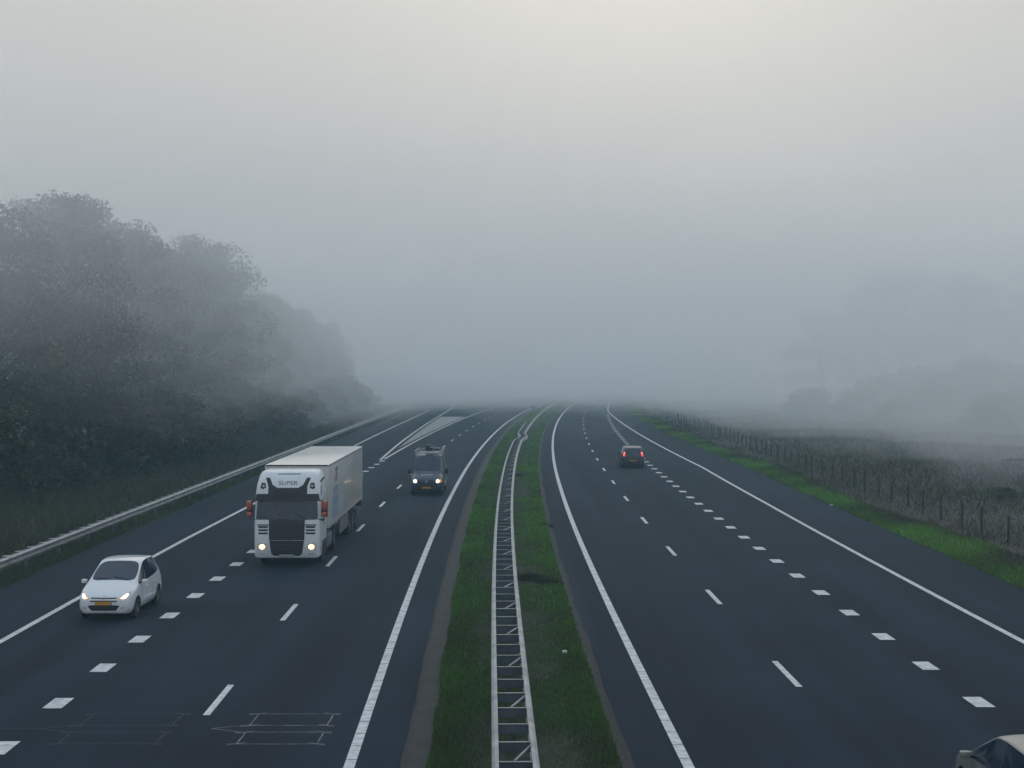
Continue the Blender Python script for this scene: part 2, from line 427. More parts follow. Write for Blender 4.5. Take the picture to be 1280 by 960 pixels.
def tri_mesh(name, v, n, k, tones, material, label=None, cat=None, kind=None, parent=None):
    me = bpy.data.meshes.new(name)
    me.vertices.add(n * k); me.vertices.foreach_set('co', v.astype(np.float32).ravel())
    me.loops.add(n * k); me.loops.foreach_set('vertex_index', np.arange(n * k, dtype=np.int32))
    me.polygons.add(n); me.polygons.foreach_set('loop_start', np.arange(0, n * k, k, dtype=np.int32))
    at = me.attributes.new('tone', 'FLOAT_COLOR', 'POINT')
    c = np.ones((n, k, 4), np.float32); c[:, :, :3] = tones[:, None, :]
    at.data.foreach_set('color', c.ravel())
    me.materials.append(material); me.update(calc_edges=True)
    o = link(name, me, parent)
    tag(o, label, cat, None, kind)
    return o

def patch_noise(x, y, s, ph):
    return 0.5 + 0.25 * (np.sin(x * s + ph) * np.cos(y * s * 0.83 + ph * 2) + np.sin((x + y) * s * 0.57 + ph * 3) + 0.6 * np.sin(x * s * 2.3 - y * s * 1.9 + ph))

def lerp3(a, c, t): return np.array(a)[None, :] * (1 - t[:, None]) + np.array(c)[None, :] * t[:, None]

def road_scatter(n, fa, fb, d0, d1, power=1.3):
    """Points beside the road, thinner with distance."""
    u = rng.uniform(0, 1, n); p = 1 - power
    d = (d0 ** p + u * (d1 ** p - d0 ** p)) ** (1 / p)
    a = np.array([fa(t) for t in _D]); c = np.array([fb(t) for t in _D])
    A, C = np.interp(d, _D, a), np.interp(d, _D, c)
    o = A + rng.uniform(0, 1, n) * (C - A)
    return np.interp(d, _D, _X) + o, d - o * np.interp(d, _D, _S), o, d

# median grass
for side, n in ((-1, 95000), (1, 110000)):
    if side < 0: x, y, o, d = road_scatter(n, lambda d: o_left_edge(d) + K * (1.44 + 0.05 * math.sin(d * 0.9) * math.sin(d * 0.31)), lambda d: o_barrier(d) + 0.1, 22, 330, 1.9)
    else: x, y, o, d = road_scatter(n, lambda d: o_barrier(d) - 0.1, lambda d: -K * 1.24, 22, 330, 1.9)
    pn = patch_noise(x, y, 0.9, 1.0) * 0.6 + patch_noise(x, y, 0.23, 4.0) * 0.4
    keep = rng.uniform(0, 1, n) < 0.72 + 0.4 * pn
    x, y, d, pn = x[keep], y[keep], d[keep], pn[keep]; n = len(x)
    t = np.clip(pn + rng.normal(0, 0.18, n), 0, 1)
    near = np.clip((70 - d) / 45, 0, 1)                      # sparse mossy turf near the bridge, lusher grass further on
    tone = lerp3((0.058, 0.098, 0.012), (0.110, 0.27, 0.030), t)
    tone = tone * (1 - 0.52 * near[:, None]) * rng.uniform(0.75, 1.25, (n, 1))
    dry = rng.uniform(0, 1, n) < 0.08 + 0.22 * near * (pn < 0.5); tone[dry] = np.array((0.075, 0.072, 0.03)) * rng.uniform(0.6, 1.1, (dry.sum(), 1))
    h = rng.uniform(0.05, 0.15, n) * (0.6 + 0.9 * pn ** 1.5); w = np.clip(d * 0.00075, 0.02, 0.14)
    z = np.full(n, 0.07)
    blades('median_grass', np.stack([x, y, z], 1), h, w, tone, M['grass'], 0.5,
           label='short green grass between guardrail and gutter strip' if side < 0 else 'bright green grass between guardrail and narrow gutter', cat='grass')
# weeds in the median: a dark clump, a pale stone, a small tuft
def tuft(name, c, r, hmax, n, tones, label, cat):
    a = rng.uniform(0, 2 * PI, n); rr = r * np.sqrt(rng.uniform(0, 1, n))
    p = np.stack([c[0] + np.cos(a) * rr * 1.25, c[1] + np.sin(a) * rr, np.full(n, c[2])], 1)
    h = hmax * (1 - 0.7 * (rr / r) ** 2) * rng.uniform(0.4, 1, n)
    t = rng.uniform(0, 1, n)
    return blades(name, p, h, np.full(n, 0.035), lerp3(tones[0], tones[1], t), M['grass'], 0.55, kind=None, label=label, cat=cat)
wc = ((0.016, 0.022, 0.009), (0.045, 0.05, 0.02))
tuft('weed_clump', (0.62, 50.9, 0.05), 0.50, 0.50, 700, wc, 'taller dark weed clump touching the median guardrail', 'weeds')
tuft('weed_clump', (1.22, 50.3, 0.05), 0.42, 0.34, 520, wc, 'lower dark weed clump beside the taller clump in the median', 'weeds')
tuft('weed_clump', (1.62, 68.5, 0.05), 0.28, 0.30, 260, ((0.03, 0.04, 0.02), (0.06, 0.07, 0.04)), 'small grey green weed clump in the median grass', 'weeds')
tuft('weed_clump', (0.35, 100, 0.05), 0.42, 0.35, 500, ((0.012, 0.014, 0.008), (0.03, 0.03, 0.016)), 'distant dark weed clump against the median guardrail', 'weeds')
tuft('dandelion_patch', (1.15, 32.4, 0.06), 0.20, 0.13, 120, ((0.10, 0.085, 0.012), (0.16, 0.13, 0.02)), 'yellowish weed patch in the near median grass', 'weeds')
b = MB(); b.box((1.37, 37.8, 0.15), (0.13, 0.10, 0.08), bev=0.03); tag(b.build('pale_stone', M['litter']), 'small pale stone lying in the median grass', 'stone')

# green strip beside the outbound shoulder
x, y, o, d = road_scatter(60000, lambda d: o_right_edge(d) + K * 3.30, lambda d: o_right_edge(d) + K * (5.6 + 0.5 * math.sin(d * 0.13)), 36, 420, 1.6)
n = len(x); pn = patch_noise(x, y, 0.45, 2.0); t = np.clip(pn + rng.normal(0, 0.2, n), 0, 1)
edge = np.clip((o - np.array([o_right_edge(q) for q in d]) - K * 3.3) / (K * 2.4), 0, 1)
tone = lerp3((0.050, 0.095, 0.016), (0.120, 0.27, 0.03), t); brown = lerp3((0.05, 0.05, 0.02), (0.08, 0.06, 0.035), rng.uniform(0, 1, n))
m = np.clip((edge - 0.5) * 1.8 + (0.5 - pn) * 1.3 + rng.normal(0, 0.25, n), 0, 1)[:, None]; tone = tone * (1 - m) + brown * m
blades('verge_grass', np.stack([x, y, np.full(n, 0.02)], 1), rng.uniform(0.07, 0.2, n), np.clip(d * 0.0009, 0.03, 0.2), tone, M['grass'], 0.5,
       label='bright green mown grass beside the outbound shoulder', cat='grass')
# grass below and in front of the left guardrail
x, y, o, d = road_scatter(34000, lambda d: asphalt_left_x(d) - R0(d) - 1.3, lambda d: asphalt_left_x(d) - R0(d) + 0.06, 28, 262, 1.6)
n = len(x); t = np.clip(patch_noise(x, y, 0.4, 5.0) + rng.normal(0, 0.2, n), 0, 1)
blades('verge_grass', np.stack([x, d, np.full(n, 0.01)], 1), rng.uniform(0.06, 0.18, n), np.clip(d * 0.0009, 0.03, 0.2), lerp3((0.024, 0.034, 0.010), (0.06, 0.085, 0.022), t), M['grass'], 0.5,
       label='dull green grass strip under the roadside guardrail', cat='grass')

# heath: dry stalks, heather and rank grass
def heath(name, n, fa, fb, d0, d1, power, tones, hr, label):
    x, y, o, d = road_scatter(n, fa, fb, d0, d1, power)
    x = x + rng.normal(0, 0.15, n)
    pn = patch_noise(x, y, 0.5, 7.0) * 0.5 + patch_noise(x, y, 0.16, 3.0) * 0.5
    keep = rng.uniform(0, 1, n) < 0.35 + 0.9 * pn; x, y, d, pn, o = x[keep], y[keep], d[keep], pn[keep], o[keep]; n = len(x)
    k = np.clip(patch_noise(x, y, 0.21, 9.0) + rng.normal(0, 0.25, n), 0, 0.999) * (len(tones) - 1)
    i = k.astype(int); T = np.array(tones); f = (k - i)[:, None]
    tone = (T[i] * (1 - f) + T[i + 1] * f) * rng.uniform(0.6, 1.35, (n, 1))
    h = rng.uniform(hr[0], hr[1], n) * (0.45 + 0.9 * pn)
    z = np.array([ground_z(a, c) for a, c in zip(x, y)])
    return blades(name, np.stack([x, y, z], 1), h, np.clip(d * 0.0007, 0.03, 0.2) * rng.uniform(0.6, 1.5, n), tone, M['grass'], 0.55, label=label, cat='undergrowth')
heath('undergrowth', 110000, lambda d: -K * 21.0 - 0.013 * clamp(d, 0, 270) - R0(d) + R0(60), lambda d: -K * 34 - R0(d) + R0(60), 34, 268, 1.5,
      [(0.036, 0.038, 0.016), (0.055, 0.060, 0.022), (0.06, 0.050, 0.030), (0.038, 0.050, 0.018), (0.065, 0.074, 0.028)], (0.25, 0.95), 'rank dark undergrowth between the roadside guardrail and the wood')
heath('heather', 190000, lambda d: o_right_edge(d) + K * (5.2 + 0.5 * math.sin(d * 0.13)), lambda d: K * 70, 36, 330, 1.55,
      [(0.060, 0.042, 0.032), (0.090, 0.062, 0.044), (0.060, 0.070, 0.028), (0.100, 0.078, 0.046), (0.062, 0.096, 0.034), (0.070, 0.056, 0.038)], (0.16, 0.55), 'reddish brown heather and dry grass behind the post fence')

# ------------------------------------------------------------------ guardrails
W_BEAM = [(0, 0.44), (0.045, 0.455), (0.085, 0.485), (0.085, 0.515), (0.005, 0.57), (0.005, 0.62), (0.085, 0.675), (0.085, 0.705), (0.045, 0.74), (0, 0.75)]
def w_prof(side):
    out = [(side * (a * 1.25 - 0.04), z) for a, z in W_BEAM]
    back = [(side * (a * 1.25 - 0.055), z + (0.006 if i > 4 else -0.006) * 0) for i, (a, z) in enumerate(W_BEAM)][::-1]
    return out + back
def path_along(fo, d0, d1, step=1.5):
    out = []
    for d in np.arange(d0, d1 + 0.01, step):
        p = pos(d, fo(d)); out.append((p, right(d)))
    return out
def rail(name, fo, d0, d1, side, parent, z0=0.0):
    b = MB(); b.sweep([((p[0], p[1], z0), r) for p, r in path_along(fo, d0, d1)], w_prof(side))
    return b.build(name, M['galv'], parent)
mg = thing('median_guardrail', 'ladder like double steel guardrail running along the median grass', 'guardrail', (0, 0, 0))
rail('rail', lambda d: o_barrier(d) - 0.345, 6, 183, -1, mg)
rail('rail', lambda d: o_barrier(d) + 0.345, 6, 430, 1, mg)
def cross_plate(d, b, wdt=0.60):
    p = pos(d, o_barrier(d)); r = right(d); a = math.atan2(r[1], r[0])
    R = Matrix.Rotation(a, 4, 'Z')
    b.box((p[0], p[1], 0.60), (wdt, 0.012, 0.19), 1, R)  # upright face in darker steel: shade painted in, sky-lit flange kept lighter
    b.box((p[0], p[1] - 0.02, 0.70), (wdt, 0.05, 0.012), 0, R)
ds = [21.28 + 1.335 * k for k in range(122)]
for d in ds[:100]:
    b = MB(); cross_plate(d, b); b.build('crossbar', [M['galv'], M['galv_dull_or_shaded']], mg)
b = MB()
for d in ds[100:]: cross_plate(d, b)
tag(b.build('crossbar', [M['galv'], M['galv_dull_or_shaded']], mg), kind='stuff')
for k in range(40):
    d = 20.2 + 4.005 * k
    p = pos(d, o_barrier(d)); b = MB()
    b.box((p[0], p[1], 0.30), (0.09, 0.07, 0.62), 0, bev=0.01); b.build('post', M['galv_dull_or_shaded'], mg)
    q0 = pos(d + 1.1, o_barrier(d) - 0.02, 0.70); q1 = pos(d + 2.25, o_barrier(d) + 0.33, 0.70)
    b = MB(); b.tube([q0, q1], 0.022, 6); b.build('brace', M['galv'], mg)

fg = thing('guardrail', 'single steel guardrail curving off beyond the round blue sign', 'guardrail', (0, 0, 0))
rail('rail', lambda d: -K * 4.6, 252, 430, -1, fg)
for k in range(12):
    p = pos(253 + 8 * k, -K * 4.6); b = MB(); b.box((p[0] + 0.08, p[1], 0.33), (0.1, 0.08, 0.66)); b.build('post', M['galv_dull_or_shaded'], fg)

# roadside guardrail on the wood's side
rl = [(-18.1, 20), (-18.12, 51), (-18.3, 108), (-18.6, 160), (-18.85, 213), (-19.1, 250), (-19.7, 273)]
rs = catmull(rl, 1.5)
sg = thing('roadside_guardrail', 'long steel guardrail along the grass edge below the dark wood', 'guardrail', (0, 0, 0))
pth = []
for i, p in enumerate(rs):
    t = rs[min(i + 1, len(rs) - 1)] - rs[max(i - 1, 0)]; t /= np.linalg.norm(t); pth.append(((p[0], p[1], 0.0), (t[1], -t[0])))
b = MB(); b.sweep(pth, w_prof(1)); b.build('rail', M['galv'], sg)
b = MB(); b.sweep([((p[0] - 0.33 * r[0], p[1] - 0.33 * r[1], 0), r) for p, r in pth], [(-0.03, 0.52), (0.03, 0.52), (0.03, 0.68), (-0.03, 0.68)]); b.build('rear_rail', M['galv_dull_or_shaded'], sg)
rsx = np.array([p[0] for p in rs]); rsy = np.array([p[1] for p in rs])
sp = [30 + 1.335 * k for k in range(int((271 - 30) / 1.335))]
def spacer(b, y): b.box((float(np.interp(y, rsy, rsx)) - 0.20, y, 0.715), (0.34, 0.24, 0.018))
for y in sp[:100]:
    b = MB(); spacer(b, y); b.build('spacer', M['galv'], sg)
b = MB()
for y in sp[100:]: spacer(b, y)
tag(b.build('spacer', M['galv'], sg), kind='stuff')
for k in range(60):
    y = 30.5 + 4.005 * k; b = MB(); b.box((float(np.interp(y, rsy, rsx)) - 0.16, y, 0.32), (0.1, 0.07, 0.68)); b.build('post', M['galv_dull_or_shaded'], sg)

# ------------------------------------------------------------------ post and wire fence on the heath side
ff = thing('post_fence', 'dark wooden post and wire fence along the brown heath', 'fence', (0, 0, 0))
def fence_x(d): return R0(d) + K * 17.7 - 2.4 * clamp((d - 150) / 110)
tops = []
d = 47.0
for k in range(52):
    fx = fence_x(d) + random.gauss(0, 0.07); gz = ground_z(fx, d)
    h = random.uniform(1.12, 1.34); tx, ty = random.gauss(0, 0.035), random.gauss(0, 0.035)
    b = MB(); b.tube([(fx, d, gz - 0.15), (fx + tx * 0.6, d + ty * 0.6, gz + h * 0.6), (fx + tx, d + ty, gz + h)], [0.065, 0.06, 0.055], 8)
    b.build('post', M['wood'], ff); tops.append((fx, d, gz, tx, ty, h))
    d += random.uniform(2.85, 3.5)
for lv in (0.35, 0.65, 0.95):
    b = MB(); b.tube([(t[0] + t[3] * lv + 0.06, t[1] + t[4] * lv, t[2] + t[5] * lv) for t in tops], 0.004, 5); b.build('wire', M['wire'], ff)

# ------------------------------------------------------------------ trees and shrubs
def tree_mesh(seed, H, cr, n_cl, leaves, bare=0.25, leaf=0.30, hues=None, dome=False):
    r = np.random.default_rng(seed); rd = random.Random(seed)
    tb = MB()
    pts = [(0, 0, -0.3)]; x = y = 0
    for k in range(1, 7):
        x += rd.gauss(0, 0.18); y += rd.gauss(0, 0.18); pts.append((x, y, H * 0.8 * k / 6))
    r0 = 0.016 * H
    tb.tube(pts, [r0 * (1.25 - 1.05 * k / 6) for k in range(7)], 9)
    cl = []
    for k in range(n_cl):
        a = rd.uniform(0, 2 * PI); zz = rd.uniform(0, 1) ** 0.85; z = H * (bare + (0.98 - bare) * zz)
        prof = math.sin(PI * min(1, 0.16 + 0.80 * zz)) ** 0.7
        if dome: prof = math.sqrt(max(0.02, 1 - zz * zz))
        rr = cr * prof * math.sqrt(rd.uniform(0.05 if dome else 0.25, 1.0))
        cl.append((math.cos(a) * rr, math.sin(a) * rr, z, rd.uniform(0.75, 1.35) * cr * 0.26))
    for (cx, cy, cz, _) in cl[::2]:
        zb = max(H * 0.16, cz - H * rd.uniform(0.10, 0.22)); i = min(5, int(zb / (H * 0.8) * 6)); bx, by, bz = pts[i]
        mid = ((bx + cx) * 0.5 + rd.gauss(0, 0.2), (by + cy) * 0.5 + rd.gauss(0, 0.2), zb + (cz - zb) * 0.6)
        tb.tube([(bx, by, zb), mid, (cx, cy, cz)], [r0 * 0.32, r0 * 0.18, r0 * 0.05], 5)
    C = np.array(cl); N = n_cl * leaves
    idx = np.repeat(np.arange(n_cl), leaves)
    dirs = r.normal(0, 1, (N, 3)); dirs /= np.linalg.norm(dirs, axis=1)[:, None]
    rad = C[idx, 3] * r.uniform(0.15, 1.0, N) ** 0.5
    c = C[idx, :3] + dirs * rad[:, None] * np.array((1.15, 1.15, 0.75))
    u = r.normal(0, 1, (N, 3)); u /= np.linalg.norm(u, axis=1)[:, None]
    w = np.cross(u, r.normal(0, 1, (N, 3))); w /= np.linalg.norm(w, axis=1)[:, None]
    s = leaf * r.uniform(0.55, 1.3, (N, 1))
    v = np.stack([c - u * s * 0.6, c + w * s * 0.36, c + u * s * 0.6, c - w * s * 0.36], 1)
    hues = hues or [(0.030, 0.042, 0.016), (0.045, 0.058, 0.020), (0.055, 0.055, 0.020), (0.026, 0.036, 0.016)]
    hc = np.array(hues)[r.integers(0, len(hues), n_cl)] * r.uniform(0.85, 1.2, (n_cl, 1))
    tone = hc[idx] * r.uniform(0.8, 1.2, (N, 1))
    return tb, v.reshape(-1, 3), N, tone
def make_tree(name, label, cat, seed, H, cr, n_cl, leaves, loc, rz, group, **kw):
    t = thing(name, label, cat, loc, rz, group)
    tb, v, N, tone = tree_mesh(seed, H, cr, n_cl, leaves, **kw)
    tb.build('trunk', M['bark'], t, smooth=True, fix=False)
    tri_mesh('crown', v, N, 4, tone, M['leaf'], parent=t)
    return t
GL = 'broadleaf trees along the edge of the wood'
protos = []
spec = [(1, 17.6, 4.6, 95, 150), (2, 18.8, 4.2, 90, 150), (3, 20.0, 4.9, 100, 145), (4, 18.3, 4.2, 88, 150), (5, 17.6, 4.4, 92, 150)]
first = [(-31.5, 88.0), (-29.5, 97.0), (-32.0, 105.5), (-29.8, 113.5), (-31.0, 122.0)]
labs = ['tall tree with the largest crown above the roadside guardrail, cut by the frame edge',
        'dark tree beside the tallest crowns, its leafy twigs sharp against the pale sky',
        'tallest tree of the wood, tufted top standing clear of the fog',
        'tree where the wood top first steps down towards the road bend',
        'greyish tree on the falling skyline above the white lorry']
for (sd, H, cr, nc, lv), (x, y), lb in zip(spec, first, labs):
    protos.append(make_tree('broadleaf_tree', lb, 'tree', sd, H, cr, nc, lv, (x, y, ground_z(x, y)), sd * 1.3, GL, bare=0.08, leaf=0.25))
rt = random.Random(5)
y = 129.0; i = 0
while y < 268:
    x = -30.5 + rt.uniform(-1.6, 1.6) - 0.010 * (y - 129)
    s = rt.uniform(0.92, 1.06) - 0.0020 * (y - 129)
    copy_tree(protos[i % 5], (x, y, ground_z(x, y)), rt.uniform(0, 6.28), (s, s, s), 'grey broadleaf tree half lost in fog in the row behind the roadside guardrail', GL)
    y += rt.uniform(6.5, 8.8); i += 1
y = 92.0
while y < 215:
    x = -38.5 + rt.uniform(-2.0, 2.0); s = rt.uniform(0.96, 1.08)
    copy_tree(protos[(i * 3 + 1) % 5], (x, y, ground_z(x, y)), rt.uniform(0, 6.28), (s, s, s), 'shadowy broadleaf tree standing inside the wood behind the front row', 'broadleaf trees deeper in the wood')
    y += rt.uniform(9, 12); i += 1
GR = 'tall trees beyond the heath'
k = 0
for (x, y, s) in [(60, 282, 1.05), (68, 274, 1.2), (76, 284, 1.32), (84, 272, 1.35), (92, 284, 1.36), (100, 274, 1.32), (108, 284, 1.35), (111, 272, 1.3)]:
    copy_tree(protos[k % 5], (x, y, ground_z(x, y)), k * 1.7, (s * 1.6, s * 1.6, s), 'pale grey tree almost dissolved in fog beyond the brown heath', GR); k += 1

GS = 'shrubs at the foot of the wood'
sh = make_tree('shrub', 'dark shrub at the foot of the wood behind the roadside guardrail', 'shrub', 31, 3.4, 2.1, 34, 110, (-27.5, 82, 0), 0, GS, bare=0.06, leaf=0.20,
               hues=[(0.026, 0.032, 0.014), (0.036, 0.042, 0.016), (0.034, 0.028, 0.016)])
sh2 = make_tree('shrub', 'rounded brownish shrub among tall stalks below the wood', 'shrub', 32, 2.6, 1.9, 26, 110, (-26.0, 93, 0), 0, GS, bare=0.05, leaf=0.18,
                hues=[(0.034, 0.030, 0.016), (0.044, 0.044, 0.018), (0.030, 0.036, 0.015)])
y = 75.0; k = 0
while y < 258:
    x = -27.0 + rt.uniform(-2.0, 1.6); s = rt.uniform(0.8, 1.7)
    if abs(y - 82) > 2 and abs(y - 93) > 2:
        copy_tree((sh, sh2)[k % 2], (x, y, ground_z(x, y) - 0.1), rt.uniform(0, 6.28), (s * 1.15, s * 1.15, s), 'dark shrub crowding the foot of the wood' if y < 150 else 'greyish shrub fading into fog at the foot of the wood', GS)
    y += rt.uniform(4.2, 6.5); k += 1
GH = 'shrubs on the heath'
for k, (x, y, s) in enumerate([(36, 104, 0.3), (33, 92, 0.3), (28.5, 84, 0.26), (27.5, 72, 0.26), (35, 84, 0.34), (30, 78, 0.24)]):
    copy_tree((sh2, sh)[k % 2], (x, y, ground_z(x, y) - 0.1), k * 1.1, (s * 1.9, s * 1.7, s), 'low brownish shrub in the heather behind the post fence', GH)
GB = 'olive shrubs along the heath bank'
tk = make_tree('shrub', 'broad olive shrub dissolving in fog on the bank across the heath', 'shrub', 41, 4.2, 4.4, 60, 90, (66, 192, -0.2), 0.4, GB, bare=0.0, leaf=0.26, dome=True,
               hues=[(0.044, 0.046, 0.020), (0.056, 0.060, 0.022), (0.058, 0.048, 0.026)])
for k, (x, y, s) in enumerate([(52, 158, 0.9), (70, 156, 1.35), (57, 166, 1.15), (64, 172, 1.4), (74, 170, 1.5), (46, 168, 0.8), (50, 178, 1.1), (58, 184, 1.35), (68, 186, 1.6), (78, 184, 1.6), (41, 182, 0.75), (55, 140, 0.75), (50, 128, 0.5), (44, 146, 0.55)]):
    x, y, s = x + 5, y + 40, s * 1.25
    copy_tree(tk, (x, y, ground_z(x, y) - 0.2), k * 1.3, (s * 1.2, s, s), None, GB)
for k, (x, y, s) in enumerate([(-22, 372, 1.3), (-13, 386, 1.2), (-6, 396, 1.0), (-30, 366, 1.5), (-17, 400, 1.4), (-38, 372, 1.6)]):
    copy_tree((sh2, sh)[k % 2], (x, y, -0.1), k * 1.9, (s * 2.1, s * 1.6, s), 'faint yellowish shrub on the island between exit ramp and motorway', 'shrubs on the exit island')
# ------------------------------------------------------------------ vehicles
def subsurf_split(name_mats, verts, faces, mids, creases, level, cutters):
    """Smooth a closed cage, cut the wheel arches and hand back one mesh per material."""
    me = bpy.data.meshes.new('cage'); me.from_pydata(verts, [], faces)
    bm = bmesh.new(); bm.from_mesh(me); bm.faces.ensure_lookup_table()
    for f, m in zip(bm.faces, mids): f.material_index = m
    bmesh.ops.recalc_face_normals(bm, faces=bm.faces[:])
    cl = bm.edges.layers.float.new('crease_edge'); bm.edges.ensure_lookup_table()
    for e in bm.edges:
        key = frozenset(v.index for v in e.verts); e[cl] = creases.get(key, 0.0)
    bm.to_mesh(me); bm.free()
    for i in range(len(name_mats)): me.materials.append(name_mats[i][1])
    me.materials.append(M['black'])
    o = link('cage', me)
    s = o.modifiers.new('s', 'SUBSURF'); s.levels = level; s.render_levels = level
    tmp = []
    for (y, z, r, w) in cutters:
        cb = MB(); cb.lathe([(-w, 0.0), (-w, r), (w, r), (w, 0.0)], 'x', 32, 0, (0, y, z))
        co = cb.build('cutter', [name_mats[i][1] for i in range(len(name_mats))] + [M['black']])
        bm = bmesh.new(); bm.from_mesh(co.data); bmesh.ops.remove_doubles(bm, verts=bm.verts[:], dist=1e-5)
        bmesh.ops.dissolve_degenerate(bm, edges=bm.edges[:], dist=1e-6)
        for f in bm.faces: f.material_index = len(name_mats)
        bmesh.ops.recalc_face_normals(bm, faces=bm.faces[:]); bm.to_mesh(co.data); bm.free()
        m = o.modifiers.new('b', 'BOOLEAN'); m.operation = 'DIFFERENCE'; m.object = co; m.solver = 'EXACT'; tmp.append(co)
    bpy.context.view_layer.update()
    dg = bpy.context.evaluated_depsgraph_get()
    full = bpy.data.meshes.new_from_object(o.evaluated_get(dg))
    for t in tmp + [o]: bpy.data.objects.remove(t, do_unlink=True)
    bm = bmesh.new(); bm.from_mesh(full); bvh = BVHTree.FromBMesh(bm); bm.free()
    out = []
    for i, (nm, mm) in enumerate(name_mats):
        bm = bmesh.new(); bm.from_mesh(full)
        ok = {i} | ({len(name_mats)} if i == 0 else set())
        bmesh.ops.delete(bm, geom=[f for f in bm.faces if f.material_index not in ok], context='FACES')
        for f in bm.faces: f.material_index = 1 if f.material_index == len(name_mats) else 0
        part = bpy.data.meshes.new(nm); bm.to_mesh(part); bm.free()
        part.materials.append(mm); part.materials.append(M['black']); shade(part, 50)
        out.append((nm, part))
    return out, bvh

def cage_from_stations(ST, zones):
    """ST rows: y, zb, wb, w, zw, belt, wbelt, wg, top, crown. zones: list of (j0, j1, columns, material)."""
    V = []; F = []; MI = []; CR = {}
    n = 16
    for (y, zb, wb, w, zw, belt, wbelt, wg, top, cr) in ST:
        h = [(0, zb), (wb, zb), (w, zb + 0.13), (w * 1.005, zw), (wbelt, belt), (wg, top - 0.03), (max(wg - 0.025, 0.05), top), (wg * 0.5, top + cr * 0.8), (0, top + cr)]
        ring = [(x, y, z) for x, z in h] + [(-x, y, z) for x, z in h[7:0:-1]]
        V += ring
    def col(k): return k if k <= 7 else 15 - k
    for j in range(len(ST) - 1):
        for k in range(n):
            k2 = (k + 1) % n
            F.append((j * n + k, j * n + k2, (j + 1) * n + k2, (j + 1) * n + k))
            c = k if k < 8 else 15 - k
            side = 0 if k < 8 else 1
            m = 0
            for (a, bb, cols, mr, ml) in zones:
                if a <= j < bb and c in cols: m = mr if side == 0 else ml
            MI.append(m)
    F.append(tuple(range(n - 1, -1, -1))); MI.append(0)
    e = (len(ST) - 1) * n; F.append(tuple(range(e, e + n))); MI.append(0)
    # crease every edge where two materials meet, and the sill
    em = {}
    for f, m in zip(F, MI):
        for a, c in zip(f, f[1:] + f[:1]): em.setdefault(frozenset((a, c)), set()).add(m)
    for k, s in em.items():
        if len(s) > 1: CR[k] = 0.95
    for j in range(len(ST) - 1):
        for k in (1, 15): CR[frozenset((j * n + k, (j + 1) * n + k))] = 0.6
        for k in (4, 12): CR[frozenset((j * n + k, (j + 1) * n + k))] = max(CR.get(frozenset((j * n + k, (j + 1) * n + k)), 0), 0.35)
    return V, F, MI, CR

AX = {'front': (Vector((0, 9, 0)), Vector((0, -1, 0))), 'rear': (Vector((0, -20, 0)), Vector((0, 1, 0))),
      'right': (Vector((9, 0, 0)), Vector((-1, 0, 0))), 'left': (Vector((-9, 0, 0)), Vector((1, 0, 0))), 'top': (Vector((0, 0, 9)), Vector((0, 0, -1)))}
def patch(bvh, outline, axis, off=0.006, thick=0.02, rings=4, div=4, b=None, mi=0):
    """A thin panel with the given outline laid on a body's skin."""
    b = b or MB(); o0, dr = AX[axis]
    P = []
    for p, q in zip(outline, outline[1:] + outline[:1]):
        for k in range(div): P.append((p[0] + (q[0] - p[0]) * k / div, p[1] + (q[1] - p[1]) * k / div))
    cx = sum(p[0] for p in P) / len(P); cy = sum(p[1] for p in P) / len(P)
    def at(a, c):
        q = Vector((a, o0.y, c)) if axis in ('front', 'rear') else (Vector((o0.x, a, c)) if axis in ('right', 'left') else Vector((a, c, o0.z)))
        h = bvh.ray_cast(q, dr)[0]
        if h is None:
            h = bvh.find_nearest(q + dr * (-o0).dot(dr) * 0.8)[0]
            h = Vector(h)
            if axis in ('front', 'rear'): h.x, h.z = a, c
            elif axis in ('right', 'left'): h.y, h.z = a, c
            else: h.x, h.y = a, c
        return h
    n = len(P); top = []; bot = []
    for r in range(1, rings + 1):
        t = r / rings
        for p in P:
            h = at(cx + (p[0] - cx) * t, cy + (p[1] - cy) * t); top.append(h - dr * off); bot.append(h + dr * thick)
    c0 = at(cx, cy); V = top + bot + [c0 - dr * off, c0 + dr * thick]
    N = n * rings; F = []
    for r in range(rings - 1):
        for k in range(n):
            k2 = (k + 1) % n
            F.append((r * n + k, r * n + k2, (r + 1) * n + k2, (r + 1) * n + k)); F.append((N + r * n + k, N + (r + 1) * n + k, N + (r + 1) * n + k2, N + r * n + k2))
    for k in range(n):
        k2 = (k + 1) % n
        F.append((2 * N, k2, k)); F.append((2 * N + 1, N + k, N + k2))
        e = (rings - 1) * n; F.append((e + k, e + k2, N + e + k2, N + e + k))
    b.add(V, F, mi); return b

def wheel(parent, x, y, r, w, rim_r=None, spokes=5):
    rim_r = rim_r or r * 0.66; s = 1 if x > 0 else -1
    b = MB(); b.lathe([(-w / 2, rim_r * 0.9), (-w / 2, r * 0.90), (-w * 0.36, r * 0.985), (0, r), (w * 0.36, r * 0.985), (w / 2, r * 0.90), (w / 2, rim_r * 0.9)], 'x', 30, 0, (x, y, r))
    t = b.build('wheel', M['rubber'], parent, smooth=True)
    b = MB(); xo = x + s * w * 0.40
    b.lathe([(xo, 0.001), (xo, r * 0.16), (xo - s * 0.03, r * 0.2), (xo - s * 0.05, rim_r * 0.88), (xo + s * 0.015, rim_r * 0.92), (xo + s * 0.015, rim_r), (xo - s * 0.08, rim_r)], 'x', 30, 0, (0, y, r))
    for k in range(spokes):
        a = 2 * PI * k / spokes + 0.3
        b.box((xo - s * 0.01, y + math.cos(a) * rim_r * 0.5, r + math.sin(a) * rim_r * 0.5), (0.03, rim_r * 0.86, 0.05), 0, Matrix.Rotation(a, 4, 'X'))
    b.build('rim', M['rim'], t, smooth=True)
    return t
